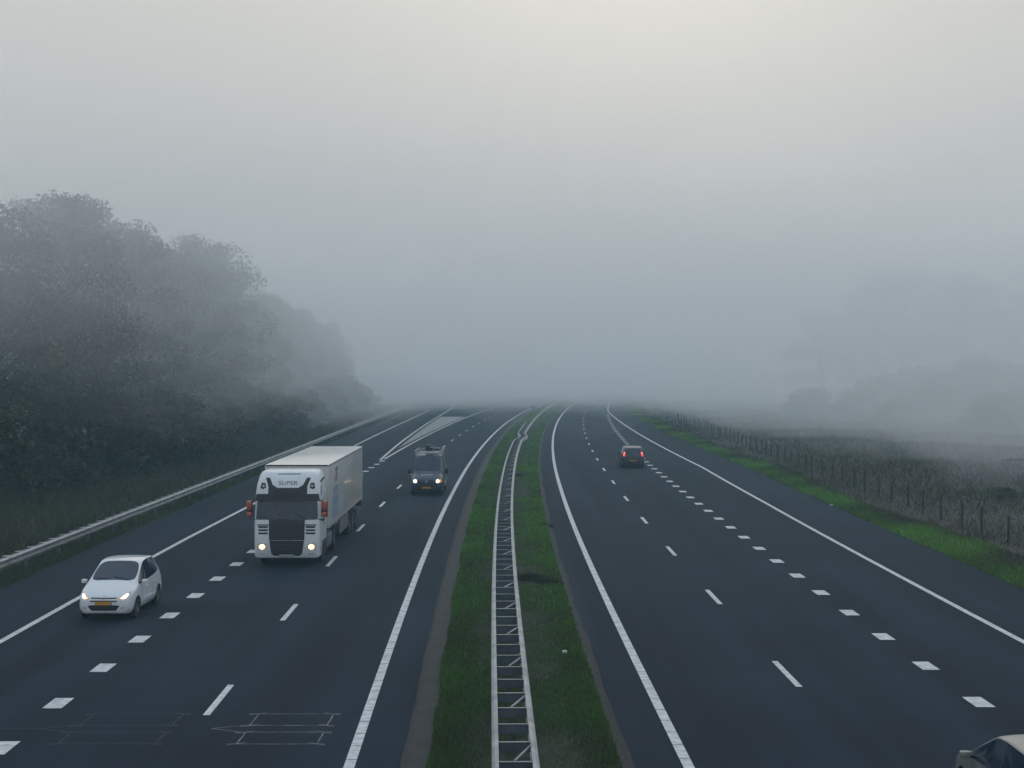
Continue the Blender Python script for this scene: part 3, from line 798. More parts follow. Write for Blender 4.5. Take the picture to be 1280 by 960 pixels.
def mirror_pod(parent, x, y, z, w, h, dpt, material):
    b = MB(); s = 1 if x > 0 else -1
    b.box((x + s * w / 2, y, z), (w, dpt, h), 0, None, min(w, h, dpt) * 0.32); b.box((x - s * 0.03, y, z - h * 0.2), (0.14, 0.05, 0.05), 1)
    return b.build('wing_mirror', [material, M['black']], parent, smooth=True)

def hatchback(label, loc, rz, paint, name='hatchback', front_lit=False, tail_lit=False, H=1.0, wd=1.0, ln=1.0, detail=True, lamp=None):
    t = thing(name, label, 'car', loc, rz)
    A = wd
    def S(y, zb, wb, w, zw, belt, wbelt, wg, top, cr): return (y * ln, zb, wb * A, w * A, zw * H, belt * H, wbelt * A, wg * A, top * H, cr)
    ST = [S(1.96, .30, .46, .60, .46, .56, .56, .50, .60, .01), S(1.91, .22, .62, .74, .48, .64, .71, .64, .69, .015), S(1.72, .19, .72, .83, .52, .74, .80, .72, .79, .03),
          S(1.36, .18, .74, .865, .56, .86, .83, .74, .90, .04), S(1.16, .18, .74, .87, .58, .92, .835, .74, .96, .045), S(1.06, .18, .74, .87, .60, .94, .835, .765, .99, .045),
          S(1.0, .18, .74, .87, .60, .945, .835, .775, 1.015, .045), S(.06, .18, .74, .875, .62, .97, .84, .67, 1.50, .03), S(-.04, .18, .74, .875, .62, .975, .84, .665, 1.53, .025),
          S(-.42, .18, .74, .875, .62, .985, .84, .66, 1.555, .02), S(-.50, .18, .74, .875, .62, .99, .84, .66, 1.557, .02), S(-1.14, .18, .74, .87, .64, 1.02, .825, .64, 1.53, .02),
          S(-1.42, .18, .73, .86, .66, 1.07, .80, .61, 1.49, .02), S(-1.60, .19, .72, .85, .68, 1.08, .78, .59, 1.44, .02), S(-1.80, .20, .70, .83, .68, .98, .77, .60, 1.08, .02),
          S(-1.88, .24, .66, .80, .62, .88, .76, .66, .99, .01), S(-1.95, .28, .56, .70, .56, .72, .66, .58, .80, .01), S(-1.97, .33, .44, .58, .52, .62, .54, .46, .68, .01)]
    zones = [(6, 7, (6, 7), 1, 1), (7, 9, (4,), 2, 3), (6, 7, (4,), 2, 3), (9, 10, (4,), 2, 3), (10, 11, (4,), 4, 5), (11, 12, (4,), 4, 5), (13, 14, (6, 7), 6, 6)]
    V, F, MI, CR = cage_from_stations(ST, zones)
    nm = [('body', paint), ('windscreen', M['glass']), ('side_window', M['glass']), ('side_window', M['glass']), ('side_window', M['glass']), ('side_window', M['glass']), ('rear_window', M['glass'])]
    yf, yr, wr = 1.21 * ln, -1.26 * ln, 0.305
    parts, bvh = subsurf_split(nm, V, F, MI, CR, 2, [(yf, wr, wr + 0.055, 1.5), (yr, wr, wr + 0.055, 1.5)])
    for n_, me in parts: body = link(n_, me, t) if n_ == 'body' else (link(n_, me, t), body)[1]
    ub = MB(); ub.box((0, -0.02 * ln, 0.30), (1.36 * A, 3.1 * ln, 0.20)); ub.build('underbody', M['black'], t)
    for sx in (-1, 1):
        for yy in (yf, yr): wheel(t, sx * 0.745 * A, yy, wr, 0.20)
        mirror_pod(t, sx * 0.87 * A, 0.76 * ln, 1.0 * H, 0.18, 0.125, 0.13, paint)
        Q = lambda pts: [(sx * a * A, c * H) for a, c in pts]
        hl = MB(); patch(bvh, Q([(.46, .645), (.50, .70), (.62, .755), (.765, .82), (.765, .74), (.68, .655), (.56, .63)]), 'front', 0.005, 0.03, 4, 3, hl, 0)
        if front_lit:
            patch(bvh, Q([(.49, .655), (.53, .70), (.60, .71), (.58, .645)]), 'front', 0.011, 0.02, 2, 2, hl, 1)
            patch(bvh, Q([(.56, .66), (.58, .715), (.66, .765), (.72, .765), (.69, .69), (.62, .655)]), 'front', 0.014, 0.02, 3, 2, hl, 2)
        hl.build('headlight', [M['lens'], M['lamp_glow'], lamp or M['lamp']], t, smooth=True)
        if detail:
            fb = MB(); patch(bvh, Q([(.52, .36), (.55, .42), (.66, .43), (.63, .37)]), 'front', 0.004, 0.02, 2, 2, fb); fb.build('fog_lamp', M['lens'], t)
            for (y0, y1) in ((.30, .12), (-.72, -.90)):
                hb = MB(); hb.box((sx * 0.885 * A, (y0 + y1) / 2 * ln, 0.80 * H), (0.03, 0.17, 0.028), bev=0.008); hb.build('door_handle', paint, t)
            mb = MB(); patch(bvh, [(a * ln, c) for a, c in [(.80, .40), (.80, .46), (-.82, .46), (-.82, .40)]], 'right' if sx > 0 else 'left', 0.012, 0.02, 3, 6, mb); mb.build('side_moulding', paint, t, smooth=True)
            for yy in (.73, -.47, -1.02):
                sm = MB(); patch(bvh, [(a * ln, c * H) for a, c in [(yy, .30 if yy > -1 else .62), (yy, .90), (yy - .012, .90), (yy - .012, .30 if yy > -1 else .62)]], 'right' if sx > 0 else 'left', 0.002, 0.004, 2, 6, sm); sm.build('door_seam', M['black'], t)
        tl = MB(); patch(bvh, Q([(.60, .92), (.575, 1.16), (.63, 1.20), (.70, 1.06), (.735, .90), (.68, .84)]), 'rear', 0.008, 0.03, 3, 3, tl, 0)
        if tail_lit: patch(bvh, Q([(.60, 1.05), (.60, 1.14), (.665, 1.13), (.68, 1.05)]), 'rear', 0.016, 0.02, 3, 3, tl, 1)
        tl.build('tail_light', [M['tail'] if tail_lit else M['tail_off'], M['tail_core']], t, smooth=True)
    b = MB()
    Qc = lambda pts: [(a * A, c * H) for a, c in pts]
    patch(bvh, Qc([(-.40, .655), (-.40, .685), (-.12, .685), (0, .675), (.12, .685), (.40, .685), (.40, .655), (.10, .65), (0, .64), (-.10, .65)]), 'front', 0.004, 0.02, 2, 3, b)
    patch(bvh, Qc([(-.42, .565), (-.42, .605), (.42, .605), (.42, .565)]), 'front', 0.004, 0.02, 2, 6, b); b.build('grille', M['grille'], t)
    b = MB(); patch(bvh, Qc([(-.50, .45), (-.40, .47), (.40, .47), (.50, .45), (.38, .31), (-.38, .31)]), 'front', 0.004, 0.02, 3, 4, b); b.build('air_intake', M['grille'], t)
    b = MB()
    for zz in (.685, .715):                               # double chevron badge
        for sx in (-1, 1): patch(bvh, Qc([(0, zz + .02), (sx * .055, zz - .012), (sx * .055, zz - .026), (0, zz + .004)]), 'front', 0.012, 0.01, 1, 2, b)
    b.build('emblem', M['chrome'], t)
    b = MB(); patch(bvh, Qc([(-.26, .475), (-.26, .575), (.26, .575), (.26, .475)]), 'front', 0.022, 0.01, 2, 4, b, 0); patch(bvh, Qc([(-.26, .475), (-.26, .575), (-.22, .575), (-.22, .475)]), 'front', 0.025, 0.005, 1, 2, b, 1)
    b.build('number_plate', [M['plate'], M['sign_blue']], t)
    b = MB(); patch(bvh, Qc([(-.26, .50), (-.26, .60), (.26, .60), (.26, .50)]), 'rear', 0.02, 0.01, 2, 4, b); b.build('number_plate', M['plate'], t)
    b = MB(); patch(bvh, Qc([(-.50, .34), (-.54, .44), (.54, .44), (.50, .34)]), 'rear', 0.01, 0.02, 2, 4, b); b.build('rear_bumper_strip', M['black'], t)
    if detail:
        for x0 in (-.45, .12):
            b = MB(); p0 = bvh.ray_cast(Vector((x0, .93 * ln, 3)), Vector((0, 0, -1)))[0]; p1 = bvh.ray_cast(Vector((x0 + .42, .84 * ln, 3)), Vector((0, 0, -1)))[0]
            b.tube([p0 + Vector((0, .01, .012)), p1 + Vector((0, .01, .012))], 0.009, 5); b.build('wiper', M['black'], t)
    return t

def lane_place(d, o): 
    p = pos(d, o); return (p[0], p[1], 0.013)
# oncoming white hatchback in the exit lane: nose at d = 43
d0 = 45.2
hatchback('small white hatchback with bright headlights in the exit lane ahead of the lorry', lane_place(d0, -15.22), heading(d0) + PI - 0.02, M['white_paint'], front_lit=True, H=1.03, wd=0.96)
# dark hatchback driving away in the middle lane
d0 = 111.2
hatchback('dark hatchback with red tail lights driving away in the middle lane', lane_place(d0, 5.68 * K), heading(d0), M['dark_paint'], tail_lit=True, H=1.02, wd=1.03)
# silver car cut off by the frame
d0 = 23.75
hatchback('silver hatchback entering at the frame corner, only roof and side windows in view', lane_place(d0, 5.28), heading(d0), M['silver'], H=0.985, wd=1.03)
# two distant cars with lights on
d0 = 560
hatchback('distant car on the far ramp, one headlight glinting through fog above the exit island', (1.2, d0, 0.02), PI + 0.08, M['dark_paint'], front_lit=True, detail=False, lamp=M['lamp_far'])
d0 = 640
hatchback('distant car whose twin headlights glint at the vanishing point', lane_place(d0, -13.0), heading(d0) + PI, M['dark_paint'], front_lit=True, detail=False, lamp=M['lamp_far'])

# ---- van
def van(label, loc, rz):
    t = thing('van', label, 'van', loc, rz)
    ST = [(2.70, .34, .62, .76, .55, .78, .72, .62, .84, .01), (2.64, .26, .74, .88, .60, .90, .86, .74, .97, .02), (2.40, .24, .80, .95, .64, 1.04, .92, .80, 1.12, .04),
          (2.05, .24, .82, .97, .68, 1.14, .94, .82, 1.24, .05), (1.92, .24, .82, .97, .70, 1.18, .945, .82, 1.30, .05), (1.84, .24, .82, .975, .70, 1.20, .95, .82, 1.35, .05),
          (1.14, .24, .82, .98, .75, 1.22, .955, .77, 2.24, .04), (1.00, .24, .82, .98, .75, 1.22, .955, .765, 2.32, .03), (.28, .24, .82, .98, .75, 1.22, .955, .77, 2.36, .03),
          (.18, .24, .82, .98, .75, 1.22, .955, .77, 2.36, .03), (-1.4, .24, .82, .98, .75, 1.22, .955, .77, 2.37, .03), (-2.50, .24, .82, .975, .75, 1.22, .95, .77, 2.35, .03),
          (-2.66, .28, .80, .95, .75, 1.20, .93, .75, 2.28, .02), (-2.70, .34, .74, .88, .75, 1.16, .87, .70, 2.18, .01)]
    V, F, MI, CR = cage_from_stations(ST, [(5, 6, (6, 7), 1, 1), (6, 8, (4,), 2, 3), (5, 6, (4,), 2, 3)])
    nm = [('body', M['navy']), ('windscreen', M['glass']), ('side_window', M['glass']), ('side_window', M['glass'])]
    parts, bvh = subsurf_split(nm, V, F, MI, CR, 2, [(1.75, .35, .41, 1.6), (-1.7, .35, .41, 1.6)])
    for n_, me in parts: link(n_, me, t)
    ub = MB(); ub.box((0, 0, 0.36), (1.5, 4.6, 0.22)); ub.build('underbody', M['black'], t)
    for sx in (-1, 1):
        for yy in (1.75, -1.7): wheel(t, sx * 0.83, yy, .35, 0.22)
        b = MB(); b.box((sx * 1.11, 1.42, 1.40), (0.20, 0.13, 0.34), 0, None, 0.045); b.box((sx * 1.0, 1.44, 1.30), (0.16, 0.05, 0.05)); b.build('wing_mirror', M['black'], t, smooth=True)
        Q = lambda pts: [(sx * a, c) for a, c in pts]
        b = MB(); patch(bvh, Q([(.52, .76), (.52, .98), (.72, 1.02), (.83, 1.0), (.84, .80), (.74, .74)]), 'front', 0.005, 0.04, 3, 3, b, 0)
        patch(bvh, [(sx * (  .665 + .085 * math.cos(a)), .875 + .085 * math.sin(a)) for a in np.linspace(0, 2 * PI, 11)[:-1]], 'front', 0.014, 0.02, 2, 1, b, 1)
        b.build('headlight', [M['lens'], M['lamp']], t, smooth=True)
        if sx < 0: b = MB(); patch(bvh, Q([(.80, .80), (.80, .96), (.88, .95), (.88, .82)]), 'front', 0.012, 0.03, 2, 2, b); b.build('indicator', M['orange'], t)
    b = MB(); patch(bvh, [(-.50, .72), (-.50, .95), (.50, .95), (.50, .72)], 'front', 0.006, 0.02, 3, 5, b, 0)
    for zz in (.76, .81, .86, .91): patch(bvh, [(-.49, zz), (-.49, zz + .02), (.49, zz + .02), (.49, zz)], 'front', 0.016, 0.01, 2, 5, b, 1)
    b.build('grille', [M['grille'], M['slat']], t)
    b = MB(); patch(bvh, [(.10 * math.cos(a), .85 + .10 * math.sin(a)) for a in np.linspace(0, 2 * PI, 15)[:-1]], 'front', 0.024, 0.01, 2, 1, b); b.build('emblem', M['navy_logo'], t)
    b = MB(); patch(bvh, [(-.86, .34), (-.88, .66), (.88, .66), (.86, .34)], 'front', 0.02, 0.03, 4, 6, b); b.build('bumper', M['black'], t, smooth=True)
    b = MB(); patch(bvh, [(-.26, .44), (-.26, .55), (.26, .55), (.26, .44)], 'front', 0.035, 0.01, 2, 4, b); b.build('number_plate', M['plate'], t)
    b = MB(); patch(bvh, [(-.34, 1.20), (-.34, 1.235), (.34, 1.235), (.34, 1.20)], 'front', 0.006, 0.01, 1, 5, b); b.build('bonnet_strip', M['lens'], t)
    rk = MB()
    for sx in (-1, 1): rk.tube([(sx * .76, .95, 2.52), (sx * .80, .60, 2.56), (sx * .80, -2.3, 2.56)], 0.032, 6)
    for yy in (.80, -.2, -1.2, -2.2):
        rk.tube([(-.80, yy, 2.54), (.80, yy, 2.54)], 0.028, 6)
        for sx in (-1, 1): rk.tube([(sx * .78, yy, 2.33), (sx * .78, yy, 2.54)], 0.025, 6)
    rk.box((0, 1.0, 2.43), (1.52, 0.05, 0.10), 0, None, 0.015)
    rk.build('roof_rack', M['galv'], t, smooth=True)
    return t
d0 = 87.9
vloc = lane_place(d0, o_left_edge(d0) - 1.39 * K); vrz = heading(d0) + PI
van('dark blue van with a pale roof rack following in the lane beside the median', vloc, vrz)
ld = thing('roof_load', 'dark bundle lashed to the roof rack of the blue van', 'bundle', (vloc[0], vloc[1], vloc[2]), vrz)
b = MB(); b.box((-.03, .05, 2.66), (.46, 1.5, .18), 0, None, .04); b.box((.04, .30, 2.82), (.24, .9, .16), 0, None, .03); b.box((-.45, -.3, 2.62), (.34, 1.2, .10), 0, None, .03)
b.tube([(-.14, .95, 2.62), (-.14, -1.9, 2.62)], .04, 7); b.tube([(.16, .9, 2.62), (.16, -1.9, 2.62)], .04, 7); b.build('bundle', M['black'], ld, smooth=True)
b = MB(); b.box((-.03, .35, 2.735), (.46, .05, .03)); b.box((-.03, -.35, 2.75), (.46, .05, .03)); b.build('strap', M['red_cap'], ld)

# ---- articulated lorry
def ring_loft(levels, n=6):
    """levels: (z, half width, y front, y rear, corner radius, front bulge) stacked into a closed shell."""
    V = []; F = []; cnt = None
    for (z, w, yf, yr, r, bl) in levels:
        ring = []
        for (cx, cy, a0) in ((w - r, yf - r, 0), (-w + r, yf - r, PI / 2), (-w + r, yr + r, PI), (w - r, yr + r, 1.5 * PI)):
            for k in range(n + 1):
                a = a0 + PI / 2 * k / n; x = cx + r * math.cos(a); y = cy + r * math.sin(a)
                if y > cy and cy > 0 or a0 < PI / 2 + 0.1: y += bl * (1 - (x / w) ** 2)
                ring.append((x, y, z))
        cnt = len(ring); V += ring
    for j in range(len(levels) - 1):
        for k in range(cnt):
            k2 = (k + 1) % cnt; F.append((j * cnt + k, j * cnt + k2, (j + 1) * cnt + k2, (j + 1) * cnt + k))
    F.append(tuple(range(cnt - 1, -1, -1))); e = (len(levels) - 1) * cnt; F.append(tuple(range(e, e + cnt)))
    return V, F
def text_mesh(body, size, depth=0.004):
    cu = bpy.data.curves.new('t', 'FONT'); cu.body = body; cu.size = size; cu.extrude = depth; cu.align_x = 'CENTER'
    o = bpy.data.objects.new('t', cu); COL.objects.link(o); bpy.context.view_layer.update()
    me = bpy.data.meshes.new_from_object(o.evaluated_get(bpy.context.evaluated_depsgraph_get())); bpy.data.objects.remove(o, do_unlink=True)
    return me
def lorry(label, loc, rz):
    t = thing('lorry', label, 'lorry', loc, rz)
    # local frame: nose at y = 0, trailer behind it in -y
    L = [(.36, 1.17, -.02, -2.2, .14, .06), (.42, 1.22, .02, -2.2, .14, .07), (.95, 1.24, .03, -2.22, .14, .07), (1.60, 1.245, .0, -2.22, .14, .07), (1.78, 1.245, -.03, -2.22, .14, .07),
         (2.62, 1.235, -.20, -2.22, .16, .07), (2.80, 1.23, -.22, -2.22, .17, .07), (3.10, 1.20, -.30, -2.22, .19, .07), (3.44, 1.14, -.50, -2.22, .28, .06), (3.56, 1.08, -.66, -2.20, .28, .05), (3.60, .98, -.80, -2.1, .25, .02)]
    V, F = ring_loft(L); b = MB(); b.add(V, F); cab = b.build('cab', M['truck_white'], t, smooth=True)
    bm = bmesh.new(); bm.from_mesh(cab.data); bvh = BVHTree.FromBMesh(bm); bm.free()
    P = lambda out, off=.006, mi=0, bb=None, th=.02, ax='front', rg=6, dv=8: patch(bvh, out, ax, off, th, rg, dv, bb, mi)
    P([(-1.17, 1.80), (-1.13, 2.56), (1.13, 2.56), (1.17, 1.80)], .014, rg=8, dv=14).build('windscreen', M['glass'], t, smooth=True)
    b = MB(); P([(-1.22, 2.50), (-1.18, 2.76), (1.18, 2.76), (1.22, 2.50)], .07, 0, b, .05); b.build('sun_visor', M['black'], t, smooth=True)
    # dark U shaped band of the high roof
    b = MB(); P([(-.86, 3.36), (-.70, 3.36), (-.58, 3.10), (-.40, 2.99), (-.40, 2.74), (-.74, 2.74), (-.74, 3.05)], .008, 0, b)
    P([(.86, 3.36), (.70, 3.36), (.58, 3.10), (.40, 2.99), (.40, 2.74), (.74, 2.74), (.74, 3.05)], .008, 0, b); P([(-.42, 2.74), (-.42, 2.985), (.42, 2.985), (.42, 2.74)], .0095, 0, b); b.build('roof_band', M['black'], t)
    for sx in (-1, 1):
        Q = lambda pts: [(sx * a, c) for a, c in pts]
        b = MB(); P(Q([(.82, 3.00), (.86, 3.17), (1.00, 3.18), (1.04, 2.98), (.94, 2.93)]), .01, 0, b, rg=2, dv=2); P(Q([(.88, 3.02), (.89, 3.10), (.96, 3.10), (.96, 3.02)]), .02, 1, b, .01, rg=1, dv=2); b.build('roof_lamp', [M['black'], M['lens']], t)
        b = MB(); P([(sx * (.93 + .13 * math.cos(a)), .78 + .105 * math.sin(a)) for a in np.linspace(0, 2 * PI, 11)[:-1]], .008, 0, b, .02, rg=2, dv=1)
        P(Q([(.76, .70), (.78, .90), (1.06, .92), (1.12, .76), (1.06, .68)]), .005, 2, b, .02, rg=3, dv=2)
        P([(sx * (.93 + .085 * math.cos(a)), .78 + .085 * math.sin(a)) for a in np.linspace(0, 2 * PI, 11)[:-1]], .016, 1, b, .02, rg=2, dv=1); b.build('headlight', [M['lamp_glow'], M['lamp'], M['lens']], t, smooth=True)
        b = MB()
        for zz in (1.25, 1.37, 1.49): P(Q([(.74, zz), (.70, zz + .07), (1.10, zz + .07), (1.06, zz)]), .007, 0, b, rg=2)
        b.build('side_vent', M['grille'], t)
        b = MB(); P(Q([(.80, .46), (.80, .54), (1.04, .55), (1.04, .47)]), .007, 0, b, rg=2, dv=3); b.build('fog_lamp', M['lens'], t)
        b = MB(); P(Q([(.70, 1.58), (.68, 1.625), (1.12, 1.625), (1.10, 1.58)]), .004, 0, b, rg=1); b.build('panel_seam', M['grille'], t)
        ms = MB(); ms.box((sx * 1.42, .02, 2.34), (.19, .18, .36), 0, None, .06); ms.box((sx * 1.42, .02, 2.01), (.17, .16, .19), 0, None, .055)
        mo = ms.build('mirror_cap', M['red_cap'], t, smooth=True)
        ma = MB(); ma.tube([(sx * 1.20, -.10, 2.52), (sx * 1.40, .0, 2.50), (sx * 1.40, .0, 1.84), (sx * 1.20, -.10, 1.80)], .028, 6); ma.box((sx * 1.415, -.10, 2.20), (.23, .05, .62), 0, None, .02); ma.build('mirror_arm', M['black'], t)
        ax = 'right' if sx > 0 else 'left'
        b = MB(); P([(-.40, 1.86), (-.52, 2.50), (-1.25, 2.50), (-1.30, 1.86)], .006, 0, b, ax=ax); b.build('side_window', M['glass'], t)
        b = MB(); P([(-.32, 1.80), (-.36, 1.70), (-1.40, 1.62), (-1.40, 1.70)], .008, 0, b, ax=ax, rg=2); P([(-.66, 3.16), (-.66, 3.24), (-1.9, 3.30), (-1.9, 3.22)], .008, 0, b, ax=ax, rg=2); P([(-.40, 2.70), (-.60, 3.05), (-.72, 3.05), (-.52, 2.70)], .008, 0, b, ax=ax, rg=2); b.build('side_trim', M['black'], t)
        b = MB(); P([(-.35, .9), (-.35, 1.78), (-.365, 1.78), (-.365, .9)], .003, 0, b, .004, ax, 2, 5); P([(-1.36, .9), (-1.36, 2.5), (-1.375, 2.5), (-1.375, .9)], .003, 0, b, .004, ax, 2, 5); b.build('door_seam', M['black'], t)
        b = MB(); b.box((sx * 1.25, -1.22, 1.55), (.03, .20, .04), 0, None, .01); b.build('door_handle', M['black'], t)
        b = MB(); b.box((sx * 1.18, -1.42, .62), (.14, 1.25, .62), 0, None, .05); b.build('wheel_arch', M['black'], t)
    b = MB(); P([(-.68, 1.80), (.68, 1.80), (.67, 1.10), (.58, .52), (.48, .44), (-.48, .44), (-.58, .52), (-.67, 1.10)], .014, 0, b, rg=6)
    for zz in [1.68 - .085 * k for k in range(8)] + [.92 - .08 * k for k in range(6)]:
        wv = .655 if zz > 1.0 else .55 + .09 * (zz - .5) / .5
        P([(-wv, zz), (-wv, zz + .045), (wv, zz + .045), (wv, zz)], .03, 1, b, .02, rg=2)
    P([(-.66, 1.01), (-.66, 1.035), (.66, 1.035), (.66, 1.01)], .036, 2, b, .02, rg=2); b.build('grille', [M['grille'], M['slat'], M['galv']], t)
    b = MB(); P([(-.28, .40), (-.28, .49), (.28, .49), (.28, .40)], .04, 0, b, rg=2); b.build('number_plate', M['plate_white'], t)
    b = MB(); P([(-.45, 3.475), (-.45, 3.505), (.42, 3.505), (.42, 3.475)], .006, 0, b, rg=1); b.build('roof_slot', M['grille'], t)
    for x0 in (-.75, -.05, .6):
        b = MB(); h0 = bvh.ray_cast(Vector((x0, 9, 1.80)), Vector((0, -1, 0)))[0]; h1 = bvh.ray_cast(Vector((x0 + .40, 9, 2.02)), Vector((0, -1, 0)))[0]
        b.tube([h0 + Vector((0, .02, 0)), h1 + Vector((0, .02, 0))], .012, 5); b.build('wiper', M['black'], t)
    me = text_mesh('SUPER', .20); 
    for v in me.vertices:
        x, z = -v.co.x * -1.35, v.co.y
        h = bvh.ray_cast(Vector((-x, 9, 3.10 + z)), Vector((0, -1, 0)))[0]; v.co = Vector((-x, h.y + .006 + v.co.z, 3.10 + z))
    me.materials.clear(); me.materials.append(M['letter']); link('lettering', me, t)
    # chassis, wheels, tanks
    b = MB(); b.box((0, -3.6, .78), (.9, 5.0, .30)); b.box((0, -10.2, .95), (1.0, 10.0, .24)); b.box((0, -1.0, .55), (1.9, 1.8, .3)); b.build('chassis', M['black'], t)
    for sx in (-1, 1):
        wheel(t, sx * 1.03, -1.42, .50, .32, .30, 8)
        wheel(t, sx * 0.95, -5.1, .50, .52, .30, 8)
        for yy in (-10.7, -12.0, -13.3): wheel(t, sx * 1.05, yy, .49, .36, .29, 8)
        b = MB(); b.box((sx * 1.0, -3.3, .68), (.46, 1.5, .58), 0, None, .12); b.build('fuel_tank', M['galv_dull_or_shaded'], t, smooth=True)
        b = MB(); b.box((sx * 1.235, -8.2, .82), (.03, 3.2, .62), 0, None, .01); b.build('side_skirt', M['skirt'], t)
        b = MB(); b.box((sx * 1.235, -5.1, 1.10), (.05, 1.3, .12), 0, None, .02); b.build('mudguard', M['black'], t)
    b = MB(); b.box((0, -9.35, 2.45), (2.52, 13.6, 2.52), 0, None, .035)
    b.build('trailer_box', M['trailer_white'], t, smooth=True)
    b = MB()
    for sx in (-1, 1): b.box((sx * 1.255, -9.35, 3.66), (.03, 13.5, .07)); b.box((sx * 1.255, -9.35, 1.22), (.03, 13.5, .08))
    b.build('trailer_edge_trim', M['galv'], t)
    for yy, zz in ((-2.535, 3.68), (-16.165, 3.69)):
        b = MB(); b.box((0, yy, zz), (2.46, .03, .05)); b.build('end_trim', M['black'], t)
    b = MB(); b.box((0, -16.17, 1.0), (2.4, .08, .4)); b.build('rear_bumper', M['black'], t)
    for sx in (-1, 1):
        b = MB(); X = sx * 1.262
        for (y0, y1, z0, z1) in ((-3.9, -5.9, 1.42, 1.86), (-3.9, -6.0, 1.92, 2.30), (-4.0, -5.8, 2.36, 2.70)): b.box((X, (y0 + y1) / 2, (z0 + z1) / 2), (.006, abs(y1 - y0), z1 - z0), 0)
        b.box((X, -5.3, 3.36), (.006, .75, .16), 1); b.box((X, -5.3, 3.18), (.006, .5, .12), 1); b.box((X, -5.2, 2.98), (.006, 1.0, .22), 2)
        b.build('livery', [M['blue_logo'], M['navy_logo'], M['red_logo']], t)
        b = MB(); b.box((sx * 1.275, -15.4, 1.17), (.02, .08, .05)); b.build('marker_lamp', M['orange'], t)
        b = MB(); b.box((sx * .95, -16.22, .95), (.4, .05, .14)); b.build('tail_light', M['tail_off'], t)
    return t
d0 = 54.9
p = pos(d0, -8.53 * K - 2.90 * K + 0.30); lorry('white articulated lorry with a black grille and red mirror caps', (p[0], p[1], .013), heading(62) + PI)

# ------------------------------------------------------------------ small roadside things
def round_sign(name, label, loc, r, zc, face, ring):
    t = thing(name, label, 'sign', loc)
    b = MB(); b.tube([(0, 0.03, -0.1), (0, 0.03, zc)], .035, 8); b.build('post', M['galv_dull_or_shaded'], t)
    b = MB(); b.lathe([(-.012, .001), (-.012, r), (.012, r), (.012, .001)], 'y', 28, 0, (0, -.01, zc)); b.build('sign_plate', ring, t)
    b = MB(); b.lathe([(-.030, .001), (-.030, r * .86), (-.022, r * .86), (-.022, .001)], 'y', 28, 0, (0, -.005, zc)); b.build('sign_face', face, t)
    return t
p = pos(240, -K * 4.75); round_sign('round_sign', 'round blue sign low on the end of the median guardrail', (p[0], p[1], 0), .36, .98, M['sign_blue'], M['sign_white'])
round_sign('round_sign', 'pale round sign on the grass verge past the dark hatchback', (23.2, 235, 0), .38, 1.35, M['sign_white'], M['sign_red'])
t = thing('roadside_cabinet', 'small dark box on a post behind the roadside guardrail', 'cabinet', (-22.3, 168, ground_z(-22.3, 168)))
b = MB(); b.box((0, 0, .62), (.52, .4, .50), 0, None, .03); b.build('box', M['black'], t); b = MB(); b.tube([(0, 0, -.1), (0, 0, .38)], .05, 8); b.build('post', M['galv_dull_or_shaded'], t)
for k, (x, y) in enumerate([(17.85, 66.5), (17.45, 79.2)]):
    b = MB(); b.box((0, 0, .05), (.16, .12, .07), 0, Matrix.Rotation(.4, 4, 'Z'), .02); o = b.build('litter_scrap', M['litter']); o.location = (x, y, .01)
    tag(o, 'white litter scrap on the shoulder edge nearer the bridge' if k == 0 else 'white litter scrap on the shoulder edge farther up the road', 'litter')

# ------------------------------------------------------------------ air
def volume_mat(name, col, dens, aniso):
    m = bpy.data.materials.new(name); m.use_nodes = True; nt = m.node_tree
    for n in list(nt.nodes):
        if n.type == 'BSDF_PRINCIPLED': nt.nodes.remove(n)
    v = nt.nodes.new('ShaderNodeVolumePrincipled'); v.inputs['Color'].default_value = (*col, 1); v.inputs['Density'].default_value = dens; v.inputs['Anisotropy'].default_value = aniso
    nt.links.new(v.outputs['Volume'], nt.nodes['Material Output'].inputs['Volume'])
    return m
HAZE_D, FOG_D = 0.0011, 0.0120
b = MB(); x0, x1, y0, y1, z0, z1 = -640, 660, -104, 1570, -1.6, 49
b.add([(x0, y0, z0), (x1, y0, z0), (x1, y1, z0), (x0, y1, z0), (x0, y0, z1), (x1, y0, z1), (x1, y1, z1), (x0, y1, z1)],
      [(0, 3, 2, 1), (4, 5, 6, 7), (0, 1, 5, 4), (1, 2, 6, 5), (2, 3, 7, 6), (3, 0, 4, 7)])
tag(b.build('haze', volume_mat('morning_haze', (0.52, 0.85, 1.0), HAZE_D, 0.0)), 'thin pale morning haze over the whole motorway', 'haze', kind='stuff')
# the low fog bank: hangs above the near road and comes down on to the ground further along
def under(x, y, top, ph, amp):
    xo = x - R0(clamp(y, -110, 1590)); ys = y + 195 * clamp((xo - 11) / 20) * clamp((y - 20) / 60) + 122 * clamp((-19 - xo) / 12) * clamp((y - 76) / 70)     # comes down sooner over the heath and the wood
    t = clamp((ys - 62) / 262); t = t * t * (3 - 2 * t)
    base = top * (1 - t) + (-1.2) * t + 5 * clamp((30 - y) / 20)
    a = 1 - 0.6 * t; near = clamp((y - 12) / 40)
    w1 = math.sin(x * 0.16 + ph + 0.9 * math.sin(y * 0.071)) * math.cos(y * 0.21 + ph + 0.7 * math.sin(x * 0.093)); w2 = math.sin(x * 0.33 - y * 0.27 + 1.7 + ph) ; w3 = math.sin(x * 0.061 + y * 0.083 + 2.1 + ph)
    return max(-1.2 + 0.1 * ph, base + (1.5 + amp * near) * a * (0.62 * w1 + 0.38 * w2 + 0.5 * w3))
fx = list(np.linspace(-632, -124, 20)) + list(np.arange(-120, 121, 4.0)) + list(np.linspace(124, 652, 20)); fy = list(np.arange(-98, 300, 4.0)) + list(np.linspace(300, 1562, 24))
